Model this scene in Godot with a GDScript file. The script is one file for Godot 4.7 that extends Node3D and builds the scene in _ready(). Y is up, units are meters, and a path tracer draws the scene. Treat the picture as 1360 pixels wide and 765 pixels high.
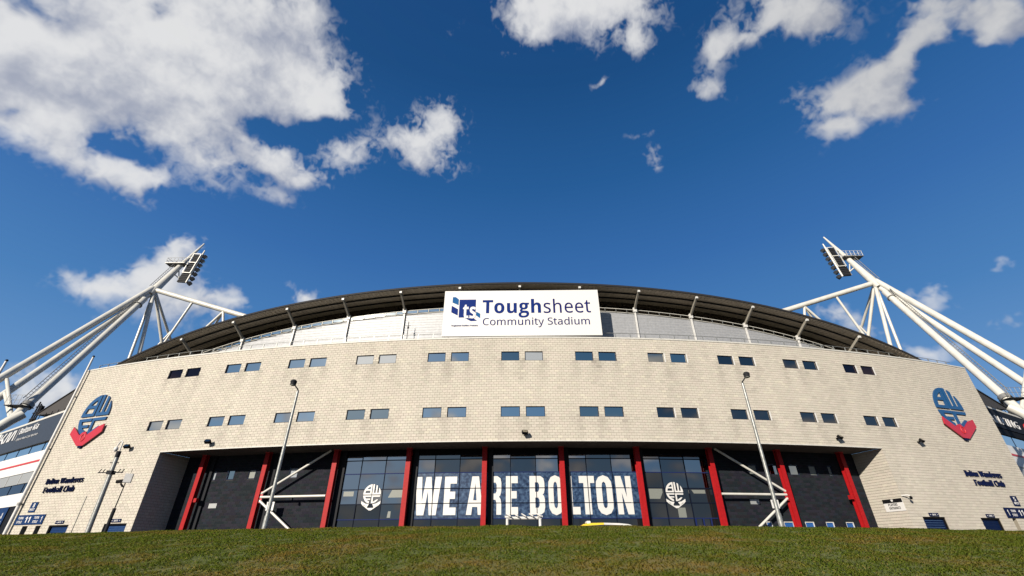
extends Node3D
# A football stadium's curved entrance front under a blue sky, seen from the foot of a grass bank.
# The front is an arc of radius RAD about (0, 0, -RAD); places on it are given as (angle, height, depth behind the face).

const RAD := 145.7
const COURSE := 0.2296
const BASE := 0.098
const SOFFIT := 8.364
const TOP := 18.01
const END_L := -0.3405
const END_R := 0.366
const REC_L := -0.2286
const REC_R := 0.2412
const MID := 0.008
const STEP := 0.0484
const UPV := Vector3(0, 1, 0)

var M := {}
var rng := RandomNumberGenerator.new()
var taken := {}
const EXPO := 2.0

# ---------------------------------------------------------------- mesh builder
class Mb:
	var v := PackedVector3Array()
	var n := PackedVector3Array()
	var c := PackedColorArray()
	var i := PackedInt32Array()
	var col := Color(1, 1, 1)
	func quad(a: Vector3, b: Vector3, d: Vector3, e: Vector3) -> void:  # counter-clockwise seen from outside
		var s := v.size()
		var nn := (b - a).cross(e - a)
		if nn.length_squared() < 1e-14:
			nn = (d - b).cross(e - b)
		nn = nn.normalized()
		v.append_array([a, b, d, e]); n.append_array([nn, nn, nn, nn]); c.append_array([col, col, col, col])
		i.append_array([s, s + 2, s + 1, s, s + 3, s + 2])
	func tri(a: Vector3, b: Vector3, d: Vector3) -> void:
		var s := v.size()
		var nn := (b - a).cross(d - a).normalized()
		v.append_array([a, b, d]); n.append_array([nn, nn, nn]); c.append_array([col, col, col])
		i.append_array([s, s + 2, s + 1])
	func box(t: Transform3D, size: Vector3, back := true) -> void:
		var h := size * 0.5
		var p := []
		for k in 8:
			p.append(t * Vector3(h.x if k & 1 else -h.x, h.y if k & 2 else -h.y, h.z if k & 4 else -h.z))
		quad(p[4], p[5], p[7], p[6])
		quad(p[1], p[3], p[7], p[5])
		quad(p[0], p[4], p[6], p[2])
		quad(p[2], p[6], p[7], p[3])
		quad(p[0], p[1], p[5], p[4])
		if back:
			quad(p[1], p[0], p[2], p[3])
	func prism(poly: PackedVector2Array, t: Transform3D, z0: float, z1: float, back := true) -> void:
		var q := poly
		if Geometry2D.is_polygon_clockwise(q):
			q.reverse()
		var tr := Geometry2D.triangulate_polygon(q)
		for k in range(0, tr.size(), 3):
			var a := q[tr[k]]; var b := q[tr[k + 1]]; var d := q[tr[k + 2]]
			if (b - a).cross(d - a) < 0:
				var sw := b; b = d; d = sw
			tri(t * Vector3(a.x, a.y, z1), t * Vector3(b.x, b.y, z1), t * Vector3(d.x, d.y, z1))
			if back:
				tri(t * Vector3(a.x, a.y, z0), t * Vector3(d.x, d.y, z0), t * Vector3(b.x, b.y, z0))
		for k in q.size():
			var a := q[k]; var b := q[(k + 1) % q.size()]
			quad(t * Vector3(a.x, a.y, z0), t * Vector3(b.x, b.y, z0), t * Vector3(b.x, b.y, z1), t * Vector3(a.x, a.y, z1))
	func ring(center: Vector3, x: Vector3, y: Vector3, r: float, sides: int) -> PackedVector3Array:
		var out := PackedVector3Array()
		for k in sides:
			var a := TAU * k / sides
			out.append(center + x * cos(a) * r + y * sin(a) * r)
		return out
	func tube(pts: Array, radii: Array, sides := 10, caps := true) -> void:
		var s0 := v.size()
		var x := Vector3.ZERO
		for k in pts.size():
			var dir: Vector3 = (pts[mini(k + 1, pts.size() - 1)] - pts[maxi(k - 1, 0)]).normalized()
			if k == 0:
				x = dir.cross(Vector3(0.31, 0.17, 0.93)).normalized()
			x = (x - dir * x.dot(dir)).normalized()
			var y := dir.cross(x)
			for j in sides:
				var a := TAU * j / sides
				var o := x * cos(a) + y * sin(a)
				v.append(pts[k] + o * float(radii[k])); n.append(o); c.append(col)
		for k in pts.size() - 1:
			for j in sides:
				var a := s0 + k * sides + j
				var b := s0 + k * sides + (j + 1) % sides
				i.append_array([a, a + sides, b, b, a + sides, b + sides])
		if caps:
			for e in 2:
				var k := 0 if e == 0 else pts.size() - 1
				var dir: Vector3 = (pts[1] - pts[0]).normalized() if e == 0 else (pts[k] - pts[k - 1]).normalized()
				var nn := -dir if e == 0 else dir
				var s := v.size()
				v.append(pts[k]); n.append(nn); c.append(col)
				for j in sides:
					v.append(v[s0 + k * sides + j]); n.append(nn); c.append(col)
				for j in sides:
					var a := s + 1 + j; var b := s + 1 + (j + 1) % sides
					i.append_array([s, a, b] if e == 0 else [s, b, a])
	func bar(a: Vector3, b: Vector3, r: float, sides := 10) -> void:
		tube([a, b], [r, r], sides)
	func ball(at: Vector3, r: Vector3, seg := 12) -> void:
		var s := v.size()
		for a in seg + 1:
			for b in seg:
				var la := PI * a / seg - PI / 2
				var o := Vector3(cos(la) * cos(TAU * b / seg), sin(la), cos(la) * sin(TAU * b / seg))
				v.append(at + o * r); n.append((o / r).normalized()); c.append(col)
		for a in seg:
			for b in seg:
				var p := s + a * seg + b; var q := s + a * seg + (b + 1) % seg
				i.append_array([p, q, p + seg, q, q + seg, p + seg])
	func mesh() -> ArrayMesh:
		var arr := []
		arr.resize(Mesh.ARRAY_MAX)
		arr[Mesh.ARRAY_VERTEX] = v; arr[Mesh.ARRAY_NORMAL] = n; arr[Mesh.ARRAY_COLOR] = c; arr[Mesh.ARRAY_INDEX] = i
		var m := ArrayMesh.new()
		m.add_surface_from_arrays(Mesh.PRIMITIVE_TRIANGLES, arr)
		return m

# ---------------------------------------------------------------- naming helpers
func put(o: Node, parent: Node, called: String) -> void:
	var key := str(parent.get_instance_id()) + called
	var k: int = taken.get(key, 0)
	taken[key] = k + 1
	o.name = called if k == 0 else "%s_%03d" % [called, k]
	parent.add_child(o, true)

func thing(called: String, label: String, category: String, group := "", at := Transform3D()) -> Node3D:
	var o := Node3D.new()
	put(o, self, called)
	o.transform = at
	tag(o, label, category, group)
	return o

func tag(o: Node, label: String, category: String, group := "") -> void:
	o.set_meta("label", label); o.set_meta("category", category)
	if group: o.set_meta("group", group)

func part(called: String, mb: Mb, m: Material, parent: Node, kind := "") -> MeshInstance3D:
	return inst(called, mb.mesh(), m, parent, kind)

func inst(called: String, me: Mesh, m: Material, parent: Node, kind := "") -> MeshInstance3D:
	var o := MeshInstance3D.new()
	o.mesh = me; o.material_override = m
	put(o, parent, called)
	if kind: o.set_meta("kind", kind)
	return o

func arc(th: float, h: float, d: float) -> Transform3D:
	var r := RAD - d
	return Transform3D(Basis(UPV, th), Vector3(r * sin(th), h, -RAD + r * cos(th)))

func pt(th: float, h: float, d: float) -> Vector3:
	return arc(th, h, d).origin

func vec(a: Array) -> Vector3:
	return Vector3(a[0], a[1], a[2])

# ---------------------------------------------------------------- materials
func noise_tex(freq: float, lo: Color, hi: Color, seed_: int, octaves := 4, size := 512) -> NoiseTexture2D:
	var f := FastNoiseLite.new()
	f.noise_type = FastNoiseLite.TYPE_SIMPLEX_SMOOTH
	f.seed = seed_; f.frequency = freq; f.fractal_octaves = octaves
	var g := Gradient.new()
	g.set_color(0, lo); g.set_color(1, hi)
	var t := NoiseTexture2D.new()
	t.width = size; t.height = size; t.seamless = true; t.noise = f; t.color_ramp = g
	return t

func lin(r: float, g: float, b: float) -> Color:
	return Color(r, g, b).linear_to_srgb()

func mat(called: String, c: Color, rough: float, metal := 0.0, tex: Texture2D = null, scale := 0.3, vertex := false) -> StandardMaterial3D:
	var m := StandardMaterial3D.new()
	m.resource_name = called
	m.albedo_color = c; m.roughness = rough; m.metallic = metal
	m.vertex_color_use_as_albedo = vertex
	if tex:
		m.albedo_texture = tex
		m.uv1_triplanar = true; m.uv1_world_triplanar = true
		m.uv1_scale = Vector3.ONE * scale
	M[called] = m
	return m

func materials() -> void:
	var soft := noise_tex(0.012, Color(0.86, 0.86, 0.86), Color(1, 1, 1), 3, 5)
	var dirt := noise_tex(0.02, Color(0.7, 0.69, 0.66), Color(1, 1, 1), 5, 5)
	var grit := noise_tex(0.09, Color(0.78, 0.78, 0.78), Color(1, 1, 1), 7, 3)
	mat("block", Color.WHITE, 0.92, 0, grit, 1.7, true)
	mat("mortar", lin(0.2, 0.18, 0.145), 0.95, 0, grit, 1.3)
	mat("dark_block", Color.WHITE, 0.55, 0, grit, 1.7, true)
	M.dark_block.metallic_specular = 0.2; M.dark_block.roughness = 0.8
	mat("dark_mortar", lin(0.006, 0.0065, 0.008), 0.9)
	mat("coping", lin(0.4, 0.395, 0.37), 0.6, 0, soft, 0.3)
	mat("brown_steel", lin(0.022, 0.018, 0.015), 0.7)
	mat("soffit", lin(0.1, 0.088, 0.078), 0.8, 0, soft, 0.15)
	mat("red_paint", lin(0.25, 0.007, 0.009), 0.38, 0, soft, 0.6)
	M.red_paint.metallic_specular = 0.25; M.red_paint.roughness = 0.5
	mat("red_dull", lin(0.3, 0.014, 0.017), 0.5)
	mat("white_steel", lin(0.45, 0.445, 0.415), 0.32, 0, soft, 0.1)
	mat("white_paint", lin(0.46, 0.46, 0.455), 0.5, 0, soft, 0.3)
	mat("white_sign", lin(0.42, 0.42, 0.42), 0.45)
	mat("grey_steel", lin(0.22, 0.225, 0.23), 0.45, 0.3, dirt, 0.6)
	mat("galvanised", lin(0.27, 0.285, 0.29), 0.45, 0.5, dirt, 0.8)
	mat("dark_steel", lin(0.016, 0.017, 0.02), 0.5)
	mat("black", lin(0.006, 0.006, 0.007), 0.6)
	mat("mullion", lin(0.004, 0.006, 0.014), 0.4)
	mat("blue_frame", lin(0.009, 0.015, 0.06), 0.4)
	mat("window_frame", lin(0.01, 0.014, 0.032), 0.45)
	mat("navy_sign", lin(0.004, 0.009, 0.04), 0.45, 0, soft, 0.5)
	mat("blue_sign", lin(0.01, 0.028, 0.088), 0.45, 0, soft, 0.5)
	mat("navy_door", lin(0.003, 0.009, 0.036), 0.4, 0, soft, 0.5)
	mat("blue_door", lin(0.012, 0.06, 0.2), 0.4)
	mat("crest_blue", lin(0.005, 0.044, 0.125), 0.35)
	mat("crest_red", lin(0.28, 0.01, 0.02), 0.35)
	mat("navy_letter", lin(0.003, 0.006, 0.03), 0.4)
	mat("sign_blue", lin(0.003, 0.014, 0.1), 0.5)
	mat("sign_violet", lin(0.004, 0.006, 0.07), 0.5)
	mat("sign_light_blue", lin(0.008, 0.06, 0.17), 0.5)
	for k in ["sign_blue", "sign_violet", "sign_light_blue", "navy_letter"]: M[k].metallic_specular = 0.15
	mat("cladding", lin(0.3, 0.31, 0.33), 0.55, 0.35, soft, 0.4)
	mat("roof_metal", lin(0.46, 0.39, 0.31), 0.7, 0, soft, 0.2)
	mat("roof_edge", lin(0.025, 0.025, 0.028), 0.5)
	mat("slate", lin(0.011, 0.018, 0.032), 0.55, 0, soft, 0.2)
	mat("charcoal", lin(0.009, 0.01, 0.013), 0.55)
	mat("louvre", lin(0.2, 0.21, 0.215), 0.5, 0.2)
	mat("strut_paint", lin(0.17, 0.16, 0.14), 0.5)
	mat("panel_white", lin(0.5, 0.5, 0.495), 0.5, 0, soft, 0.12)
	mat("tyre", lin(0.015, 0.015, 0.015), 0.9)
	mat("car_yellow", lin(0.5, 0.36, 0.025), 0.3)
	mat("asphalt", lin(0.06, 0.06, 0.062), 0.92, 0, grit, 0.8)
	mat("land", lin(0.06, 0.065, 0.03), 0.95, 0, dirt, 0.02)
	mat("turf", Color.WHITE, 0.95, 0, grit, 2.0, true)
	var g := mat("grass", Color.WHITE, 0.75, 0, null, 1.0, true)
	g.backlight_enabled = true; g.backlight = Color(0.25, 0.28, 0.12)
	g.metallic_specular = 0.1
	g.cull_mode = BaseMaterial3D.CULL_DISABLED
	# coated window glass: it mirrors the sky more or less strongly
	mat("glass_blue", lin(0.58, 0.57, 0.52), 0.04, 1.0)
	mat("glass_rail", lin(0.62, 0.66, 0.62), 0.06, 1.0)
	mat("glass_sky", lin(0.85, 0.85, 0.78), 0.05, 1.0)
	mat("glass_mid", lin(0.4, 0.385, 0.33), 0.04, 1.0)
	mat("glass_dark", lin(0.15, 0.14, 0.13), 0.04, 1.0)
	mat("glass_black", lin(0.05, 0.035, 0.045), 0.05, 1.0)
	var pale := mat("glass_blind", lin(0.17, 0.19, 0.215), 0.5)
	pale.metallic_specular = 0.25
	var hall := mat("glass_hall", lin(0.006, 0.007, 0.008), 0.05)
	hall.metallic_specular = 0.6
	mat("glass_hall_bright", lin(0.3, 0.29, 0.28), 0.04, 1.0)
	mat("room_panel", lin(0.11, 0.12, 0.11), 0.6)
	var crowd := noise_tex(0.02, lin(0.001, 0.006, 0.024), lin(0.055, 0.095, 0.16), 21, 5)
	(crowd.noise as FastNoiseLite).domain_warp_enabled = true
	(crowd.noise as FastNoiseLite).domain_warp_amplitude = 40.0
	var b := mat("banner_print", Color.WHITE, 0.4, 0, crowd, 0.24)
	b.metallic_specular = 0.3
	for k in ["mullion", "blue_frame", "dark_steel", "roof_edge", "black", "charcoal", "soffit", "navy_sign", "blue_sign", "navy_door", "window_frame"]: M[k].metallic_specular = 0.12
	mat("banner_white", lin(0.4, 0.4, 0.395), 0.5)

# ---------------------------------------------------------------- sky
const CLOUDS := {
	"big_left": [[-57.7, 43.2, 9.1, 4.5, 53, 1.2], [-48.1, 48.6, 7.4, 5.1, 35, 1.1], [-59.6, 36.8, 4.1, 3.2, 54, 0.9], [-37.0, 48.5, 4.2, 3.0, 15, 0.9], [-48.1, 41.0, 7.0, 3.3, 19, 0.9], [-54.1, 32.9, 4.7, 2.1, -11, 1.0], [-48.4, 33.2, 1.7, 1.4, 53, 0.8], [-43.4, 37.7, 3.2, 2.2, 22, 0.6], [-62.5, 38.4, 2.9, 2.0, 73, 0.6], [-40.6, 53.7, 3.1, 2.0, -78, 0.6]],
	"big_left_gaps": [[-51.5, 35.0, 2.0, 0.8, 6, -0.9], [-55.3, 48.0, 1.0, 0.7, 76, -0.9], [-63.5, 41.2, 1.9, 0.7, 42, -0.8], [-47.7, 42.0, 1.8, 0.6, 31, -0.5], [-60.5, 33.5, 1.0, 0.5, 33, -0.7], [-40.1, 42.6, 1.7, 1.0, 8, -0.5], [-37.5, 43.8, 3.4, 0.9, 20, -0.75], [-31.5, 46.3, 2.0, 0.8, 30, -0.5]],
	"middle": [[-38.2, 40.7, 2.6, 1.6, -1, 0.7], [-33.3, 40.0, 2.9, 1.1, 12, 0.7], [-34.9, 36.8, 2.2, 1.0, 0, 0.6], [-27.1, 44.6, 3.8, 1.4, 35, 0.7], [-16.6, 47.5, 3.7, 2.4, 23, 0.9], [-13.3, 51.3, 2.2, 1.7, -13, 0.6], [-13.0, 45.7, 3.1, 1.8, -5, 0.5], [-34.0, 47.0, 2.3, 0.9, 27, 0.4]],
	"top_centre": [[13.6, 61.9, 6.0, 2.2, -13, 1.1], [5.7, 60.8, 2.3, 2.0, -11, 0.7], [24.4, 59.9, 3.5, 2.0, -26, 0.8], [25.9, 56.8, 2.2, 0.9, -24, 0.5], [18.7, 57.7, 1.8, 0.9, -18, 0.3], [16.8, 54.2, 1.2, 0.4, 14, 0.6], [-1.0, 58.3, 1.0, 0.4, 0, 0.4], [-15.1, 59.0, 1.9, 0.9, 74, 0.3]],
	"top_right": [[37.7, 52.2, 2.8, 1.7, 46, 0.7], [42.6, 51.5, 3.1, 1.2, -11, 0.7], [48.9, 50.9, 3.5, 1.5, -46, 1.0], [50.2, 47.9, 2.1, 1.2, -75, 0.5], [33.9, 48.8, 2.2, 0.7, -38, 0.6], [23.8, 44.5, 1.2, 1.0, -31, 0.6], [22.1, 47.2, 1.8, 0.6, -8, 0.3], [61.9, 40.7, 3.5, 1.5, -58, 1.0], [61.9, 38.6, 2.0, 1.1, -61, 0.7], [59.5, 44.2, 2.0, 0.6, -53, 0.5]],
	"right": [[54.7, 41.3, 3.1, 1.3, 19, 1.0], [49.0, 41.2, 3.4, 1.9, 8, 1.0], [45.5, 43.6, 2.0, 1.1, -42, 0.5], [52.6, 38.5, 1.9, 1.2, -17, 0.7], [46.4, 38.8, 2.0, 1.0, -38, 0.6], [57.2, 42.3, 1.2, 0.9, -35, 0.6]],
	"right_gaps": [[47.3, 40.5, 1.5, 0.8, -19, -0.4], [57.0, 40.4, 1.4, 0.8, 74, -0.5], [59.0, 40.6, 1.3, 1.0, 20, -0.6]],
	"low_left": [[-44.1, 25.1, 2.8, 1.6, 51, 1.0], [-42.6, 27.6, 1.6, 1.2, 26, 0.8], [-48.4, 22.4, 2.1, 0.9, 23, 0.8], [-41.6, 22.4, 3.6, 2.3, 17, 0.7], [-38.5, 23.7, 1.8, 1.6, 14, 0.5], [-40.9, 30.0, 0.8, 0.3, -2, 0.4], [-35.8, 24.3, 1.1, 0.6, -10, 0.5], [-28.8, 26.4, 1.7, 1.0, 13, 1.0], [-31.2, 28.0, 1.2, 0.9, 16, 0.3]],
	"horizon_left": [[-47.5, 12.4, 2.7, 1.2, 35, 0.8], [-49.8, 13.2, 1.7, 0.9, 12, 0.5], [-45.6, 12.2, 1.5, 0.8, 8, 0.6]],
	"horizon_right": [[38.9, 20.9, 2.8, 1.1, -42, 0.7], [46.7, 20.1, 1.4, 0.7, -4, 0.6], [47.1, 21.3, 1.2, 0.5, 13, 0.5], [52.1, 21.5, 1.1, 0.3, -8, 0.6], [49.6, 17.1, 1.2, 0.4, 10, 0.6], [44.3, 16.0, 2.3, 0.6, -15, 0.7], [44.7, 21.5, 0.6, 0.4, -20, 0.4]],
}
const FW := 1024
const FH := 512
var field := PackedFloat32Array()
var warp := FastNoiseLite.new()
var puff := FastNoiseLite.new()
var broad := FastNoiseLite.new()
var tone := FastNoiseLite.new()
var wisp := FastNoiseLite.new()
var sun_dir := Vector3()
var sky_rows := []

func cloud_field() -> void:
	field.resize(FW * FH)
	for key in CLOUDS:
		for b in CLOUDS[key]:
			var az := deg_to_rad(b[0]); var el := deg_to_rad(b[1]); var ra := deg_to_rad(b[2]); var rb := deg_to_rad(b[3]); var ro := deg_to_rad(b[4])
			var ce := Vector3(cos(el) * sin(az), sin(el), -cos(el) * cos(az))
			var ea := Vector3(cos(az), 0, sin(az))
			var ee := Vector3(-sin(el) * sin(az), cos(el), sin(el) * cos(az))
			var u := (ea * cos(ro) + ee * sin(ro)) / ra
			var w := (ee * cos(ro) - ea * sin(ro)) / rb
			var reach := ra * 2.4
			var y0 := int((PI / 2 - el - reach) / PI * FH); var y1 := int((PI / 2 - el + reach) / PI * FH) + 1
			var wide := reach / maxf(cos(minf(el + reach, 1.4)), 0.15)
			var x0 := int(((az - wide) / TAU + 0.5) * FW); var x1 := int(((az + wide) / TAU + 0.5) * FW) + 1
			for y in range(maxi(y0, 0), mini(y1, FH)):
				var e2 := PI / 2 - (y + 0.5) / FH * PI
				for x in range(x0, x1):
					var a2 := ((x + 0.5) / FW - 0.5) * TAU
					var d := Vector3(cos(e2) * sin(a2), sin(e2), -cos(e2) * cos(a2))
					if d.dot(ce) < 0.2: continue
					var q := d.dot(u) ** 2 + d.dot(w) ** 2
					if q < 6.0:
						field[y * FW + posmod(x, FW)] += float(b[5]) * exp(-q * 0.74)

func field_at(d: Vector3) -> float:
	var az := atan2(d.x, -d.z)
	var el := asin(clampf(d.y, -1, 1))
	var fx := (az / TAU + 0.5) * FW - 0.5
	var fy := (0.5 - el / PI) * FH - 0.5
	var x := int(floor(fx)); var y := clampi(int(floor(fy)), 0, FH - 2)
	fx -= x; fy -= y
	var xa := posmod(x, FW); var xb := posmod(x + 1, FW)
	return lerpf(lerpf(field[y * FW + xa], field[y * FW + xb], fx), lerpf(field[(y + 1) * FW + xa], field[(y + 1) * FW + xb], fx), clampf(fy, 0, 1))

func ramp(el: float) -> Vector3:  # clear air by elevation in degrees, as it shows in the picture (linear)
	var k := [[-2.0, 0.30, 0.46, 0.66], [6.0, 0.23, 0.40, 0.64], [13.0, 0.135, 0.30, 0.58], [22.0, 0.070, 0.215, 0.49], [32.0, 0.040, 0.150, 0.41], [43.0, 0.0205, 0.108, 0.31], [55.0, 0.0115, 0.073, 0.225], [70.0, 0.0085, 0.058, 0.20], [90.0, 0.007, 0.05, 0.18]]
	for j in range(1, k.size()):
		if el <= k[j][0]:
			var t: float = clampf((el - k[j - 1][0]) / (k[j][0] - k[j - 1][0]), 0, 1)
			return Vector3(lerpf(k[j - 1][1], k[j][1], t), lerpf(k[j - 1][2], k[j][2], t), lerpf(k[j - 1][3], k[j][3], t))
	return Vector3(0.007, 0.05, 0.18)

func sky_color(d: Vector3) -> Color:
	var el := rad_to_deg(asin(clampf(d.y, -1, 1)))
	if el < -2.0:
		return Color(0.05, 0.055, 0.045)
	var c := ramp(el)
	var near_sun := acos(clampf(d.dot(sun_dir), -1, 1))
	c += Vector3(0.30, 0.30, 0.28) * exp(-near_sun * near_sun / 0.12) + Vector3(0.06, 0.08, 0.09) * exp(-near_sun * near_sun / 0.7)
	var p := d * 10.0
	var wx := warp.get_noise_3dv(p); var wy := warp.get_noise_3dv(p + Vector3(31, 7, 13))
	var side := Vector3(-d.z, 0, d.x).normalized()
	var up := side.cross(d)
	var dw := (d + (side * wx + up * wy) * 0.022).normalized()
	var f := field_at(dw)
	var off := acos(clampf(Vector3(d.x, 0, d.z).normalized().dot(Vector3(0, 0, -1)), -1, 1))
	var away := smoothstep(1.25, 1.7, off)
	if away > 0.0:
		f += away * clampf(broad.get_noise_3dv(d * 8.0 * Vector3(1, 2.2, 1)) * 2.6 + 0.7 - el / 22.0, 0, 1.3)
	if f < 0.02:
		return Color(c.x, c.y, c.z)
	var curl := wisp.get_noise_3dv(d * 24.0)
	var dq := (d + (side * curl - up * wisp.get_noise_3dv(d * 24.0 + Vector3(5, 9, 2))) * 0.009).normalized()
	var n1 := puff.get_noise_3dv(dq * 9.0)
	var n2 := wisp.get_noise_3dv(dq * 55.0)
	var edge := clampf(1.25 - f * 0.7, 0.3, 1.0)
	var grown := smoothstep(0.2, 0.8, f)
	var dens := f * 1.12 + n1 * lerpf(0.45, 1.12, grown) + n2 * 0.40 * edge
	var x := maxf(dens - 0.30, 0.0)
	var a := (1.0 - exp(-3.6 * pow(x, 1.25))) * clampf(f * 1.25, 0, 1)
	a *= smoothstep(0.02, 0.20, f)
	if a <= 0.001:
		return Color(c.x, c.y, c.z)
	# lit from above left; thick middles and undersides are greyer
	var toward := (up * 0.8 - side * 0.45) * 0.035
	var dn := (d + toward).normalized()
	var f2 := field_at((dw + toward).normalized())
	var d2 := f2 + puff.get_noise_3dv(dn * 9.0) * 0.80
	var lit := 0.60 + (f + n1 * 0.8 - d2) * 0.42 + tone.get_noise_3dv(d * 5.0) * 0.50 + n1 * 0.22 + n2 * 0.10 - away * 0.5
	lit = clampf(lit, 0, 1)
	lit = lit * lit * (3 - 2 * lit)
	var shade := Vector3(0.37, 0.40, 0.49).lerp(Vector3(0.80, 0.80, 0.80), lit)
	shade *= lerpf(1.0, 0.74, smoothstep(0.1, 0.7, d.x) * smoothstep(0.5, 0.7, d.y))
	c = c.lerp(shade, a * 0.93)
	return Color(c.x, c.y, c.z)

func sky_row(y: int, w: int, h: int, x0: int, y0: int, rows: Array, wide: int) -> void:
	var b := PackedByteArray()
	b.resize(wide * 3)
	var el := PI / 2 - (y + y0 + 0.5) / h * PI
	for x in wide:
		var az := ((x + x0 + 0.5) / w - 0.5) * TAU
		var c := sky_color(Vector3(cos(el) * sin(az), sin(el), -cos(el) * cos(az)))
		c = Color(c.r / 1.0, c.g, c.b).linear_to_srgb()
		b[x * 3] = clampi(int(c.r * 255.0 + 0.5), 0, 255); b[x * 3 + 1] = clampi(int(c.g * 255.0 + 0.5), 0, 255); b[x * 3 + 2] = clampi(int(c.b * 255.0 + 0.5), 0, 255)
	rows[y] = b

func sky_patch(w: int, h: int, x0: int, y0: int, wide: int, high: int) -> Image:
	var rows := []
	rows.resize(high)
	var id := WorkerThreadPool.add_group_task(func(y): sky_row(y, w, h, x0, y0, rows, wide), high)
	WorkerThreadPool.wait_for_group_task_completion(id)
	var all := PackedByteArray()
	for r in rows:
		all.append_array(r)
	return Image.create_from_data(wide, high, false, Image.FORMAT_RGB8, all)

func make_sky() -> PanoramaSkyMaterial:
	for a in [[warp, 11, 1.0, 3], [puff, 12, 1.0, 7], [broad, 13, 1.0, 4], [tone, 14, 1.0, 4], [wisp, 15, 1.0, 3]]:
		a[0].noise_type = FastNoiseLite.TYPE_SIMPLEX_SMOOTH
		a[0].seed = a[1]; a[0].frequency = a[2]; a[0].fractal_octaves = a[3]
		a[0].fractal_gain = 0.55
	puff.fractal_gain = 0.62
	cloud_field()
	var whole := sky_patch(1024, 512, 0, 0, 1024, 512)
	whole.resize(4096, 2048, Image.INTERPOLATE_CUBIC)
	var x0 := 4096 / 2 - 830; var y0 := 1024 - 860
	var fine := sky_patch(4096, 2048, x0, y0, 1660, 880)
	whole.blit_rect(fine, Rect2i(0, 0, 1660, 880), Vector2i(x0, y0))
	var turned := Image.create_empty(4096, 2048, false, Image.FORMAT_RGB8)  # the panorama begins straight ahead
	turned.blit_rect(whole, Rect2i(2048, 0, 2048, 2048), Vector2i(0, 0))
	turned.blit_rect(whole, Rect2i(0, 0, 2048, 2048), Vector2i(2048, 0))
	var m := PanoramaSkyMaterial.new()
	m.panorama = ImageTexture.create_from_image(turned)
	return m

# ---------------------------------------------------------------- main
func _ready() -> void:
	rng.seed = 20
	var cam := Camera3D.new()
	cam.name = "camera"
	cam.fov = 65.47
	cam.far = 6000.0
	cam.near = 0.1
	cam.transform = Transform3D(Basis.from_euler(Vector3(deg_to_rad(30.62), 0.01, -0.00456)), Vector3(0.64, 0, 40.0))
	add_child(cam)
	cam.current = true
	var sun := DirectionalLight3D.new()
	sun.name = "sun"
	var phi := deg_to_rad(32.0); var e := deg_to_rad(22.5)
	sun_dir = Vector3(-sin(phi) * cos(e), sin(e), cos(phi) * cos(e))
	sun.look_at_from_position(sun_dir * 100.0, Vector3.ZERO, UPV)
	sun.light_energy = 1.6
	sun.light_color = Color(1.0, 0.955, 0.885)
	sun.light_angular_distance = 0.53
	sun.shadow_enabled = true
	add_child(sun)
	var we := WorldEnvironment.new()
	we.name = "world"
	var env := Environment.new()
	env.background_mode = Environment.BG_SKY
	env.sky = Sky.new()
	env.sky.sky_material = make_sky()
	env.background_energy_multiplier = 1.0 / EXPO
	env.tonemap_mode = Environment.TONE_MAPPER_LINEAR
	env.tonemap_exposure = EXPO
	env.sdfgi_enabled = true; env.ssao_enabled = true; env.ssil_enabled = true
	we.environment = env
	add_child(we)
	materials()
	ground()
	main_stand()
	side_stand(-1); side_stand(1)
	mast(-1); mast(1)
	signs()
	poles()
	forecourt_things()
	grass()

# ---------------------------------------------------------------- ground
func bank(x: float, z: float) -> float:
	var ax := absf(x)
	var crest := 0.545 - 0.0010 * minf(ax, 24.0) ** 2 * smoothstep(0, 3, ax)
	var front := -1.72
	var back := -0.06
	var y: float
	if z >= 28.0:
		var t := clampf((z - 28.0) / 12.5, 0, 1)
		var s := t * t * (1.6 - 0.6 * t) * 0.35 + t * 0.65
		y = lerpf(crest, front, s)
	else:
		y = lerpf(crest, back, smoothstep(0, 1, clampf((28.0 - z) / 6.0, 0, 1)))
	return y

func ground() -> void:
	var mb := Mb.new()
	var n := FastNoiseLite.new()
	n.seed = 4; n.frequency = 0.5; n.fractal_octaves = 4
	var xs := []; var zs := []
	var x := -90.0
	while x <= 90.01:
		xs.append(x); x += 0.4 if absf(x + 0.2) < 24.0 else 3.0
	var z := 22.0
	while z <= 70.01:
		zs.append(z); z += 0.3 if z < 41 else 3.0
	var s := 0
	for zz in zs:
		for xx in xs:
			var h := bank(xx, zz) + n.get_noise_2d(xx * 1.4, zz * 1.4) * 0.03
			var e := 0.05
			mb.v.append(Vector3(xx, h, zz))
			mb.n.append(Vector3(bank(xx - e, zz) - bank(xx + e, zz), 2 * e, bank(xx, zz - e) - bank(xx, zz + e)).normalized())
			mb.c.append(turf_tone(xx, zz) * 0.8)
	for r in zs.size() - 1:
		for q in xs.size() - 1:
			var a := r * xs.size() + q
			var b := a + xs.size()
			mb.i.append_array([a, a + 1, b, a + 1, b + 1, b])
	var o := part("grass_bank", mb, M.turf, self)
	o.set_meta("kind", "structure")
	# paved forecourt and the land beyond
	var fc := Mb.new()
	fc.quad(Vector3(-160, 0.0, 24), Vector3(160, 0.0, 24), Vector3(160, 0.0, -160), Vector3(-160, 0.0, -160))
	part("forecourt", fc, M.asphalt, self).set_meta("kind", "structure")
	var ld := Mb.new()
	var big := 4500.0
	ld.quad(Vector3(-big, -1.8, big), Vector3(big, -1.8, big), Vector3(big, -1.8, -big), Vector3(-big, -1.8, -big))
	part("ground", ld, M.land, self).set_meta("kind", "structure")

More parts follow.
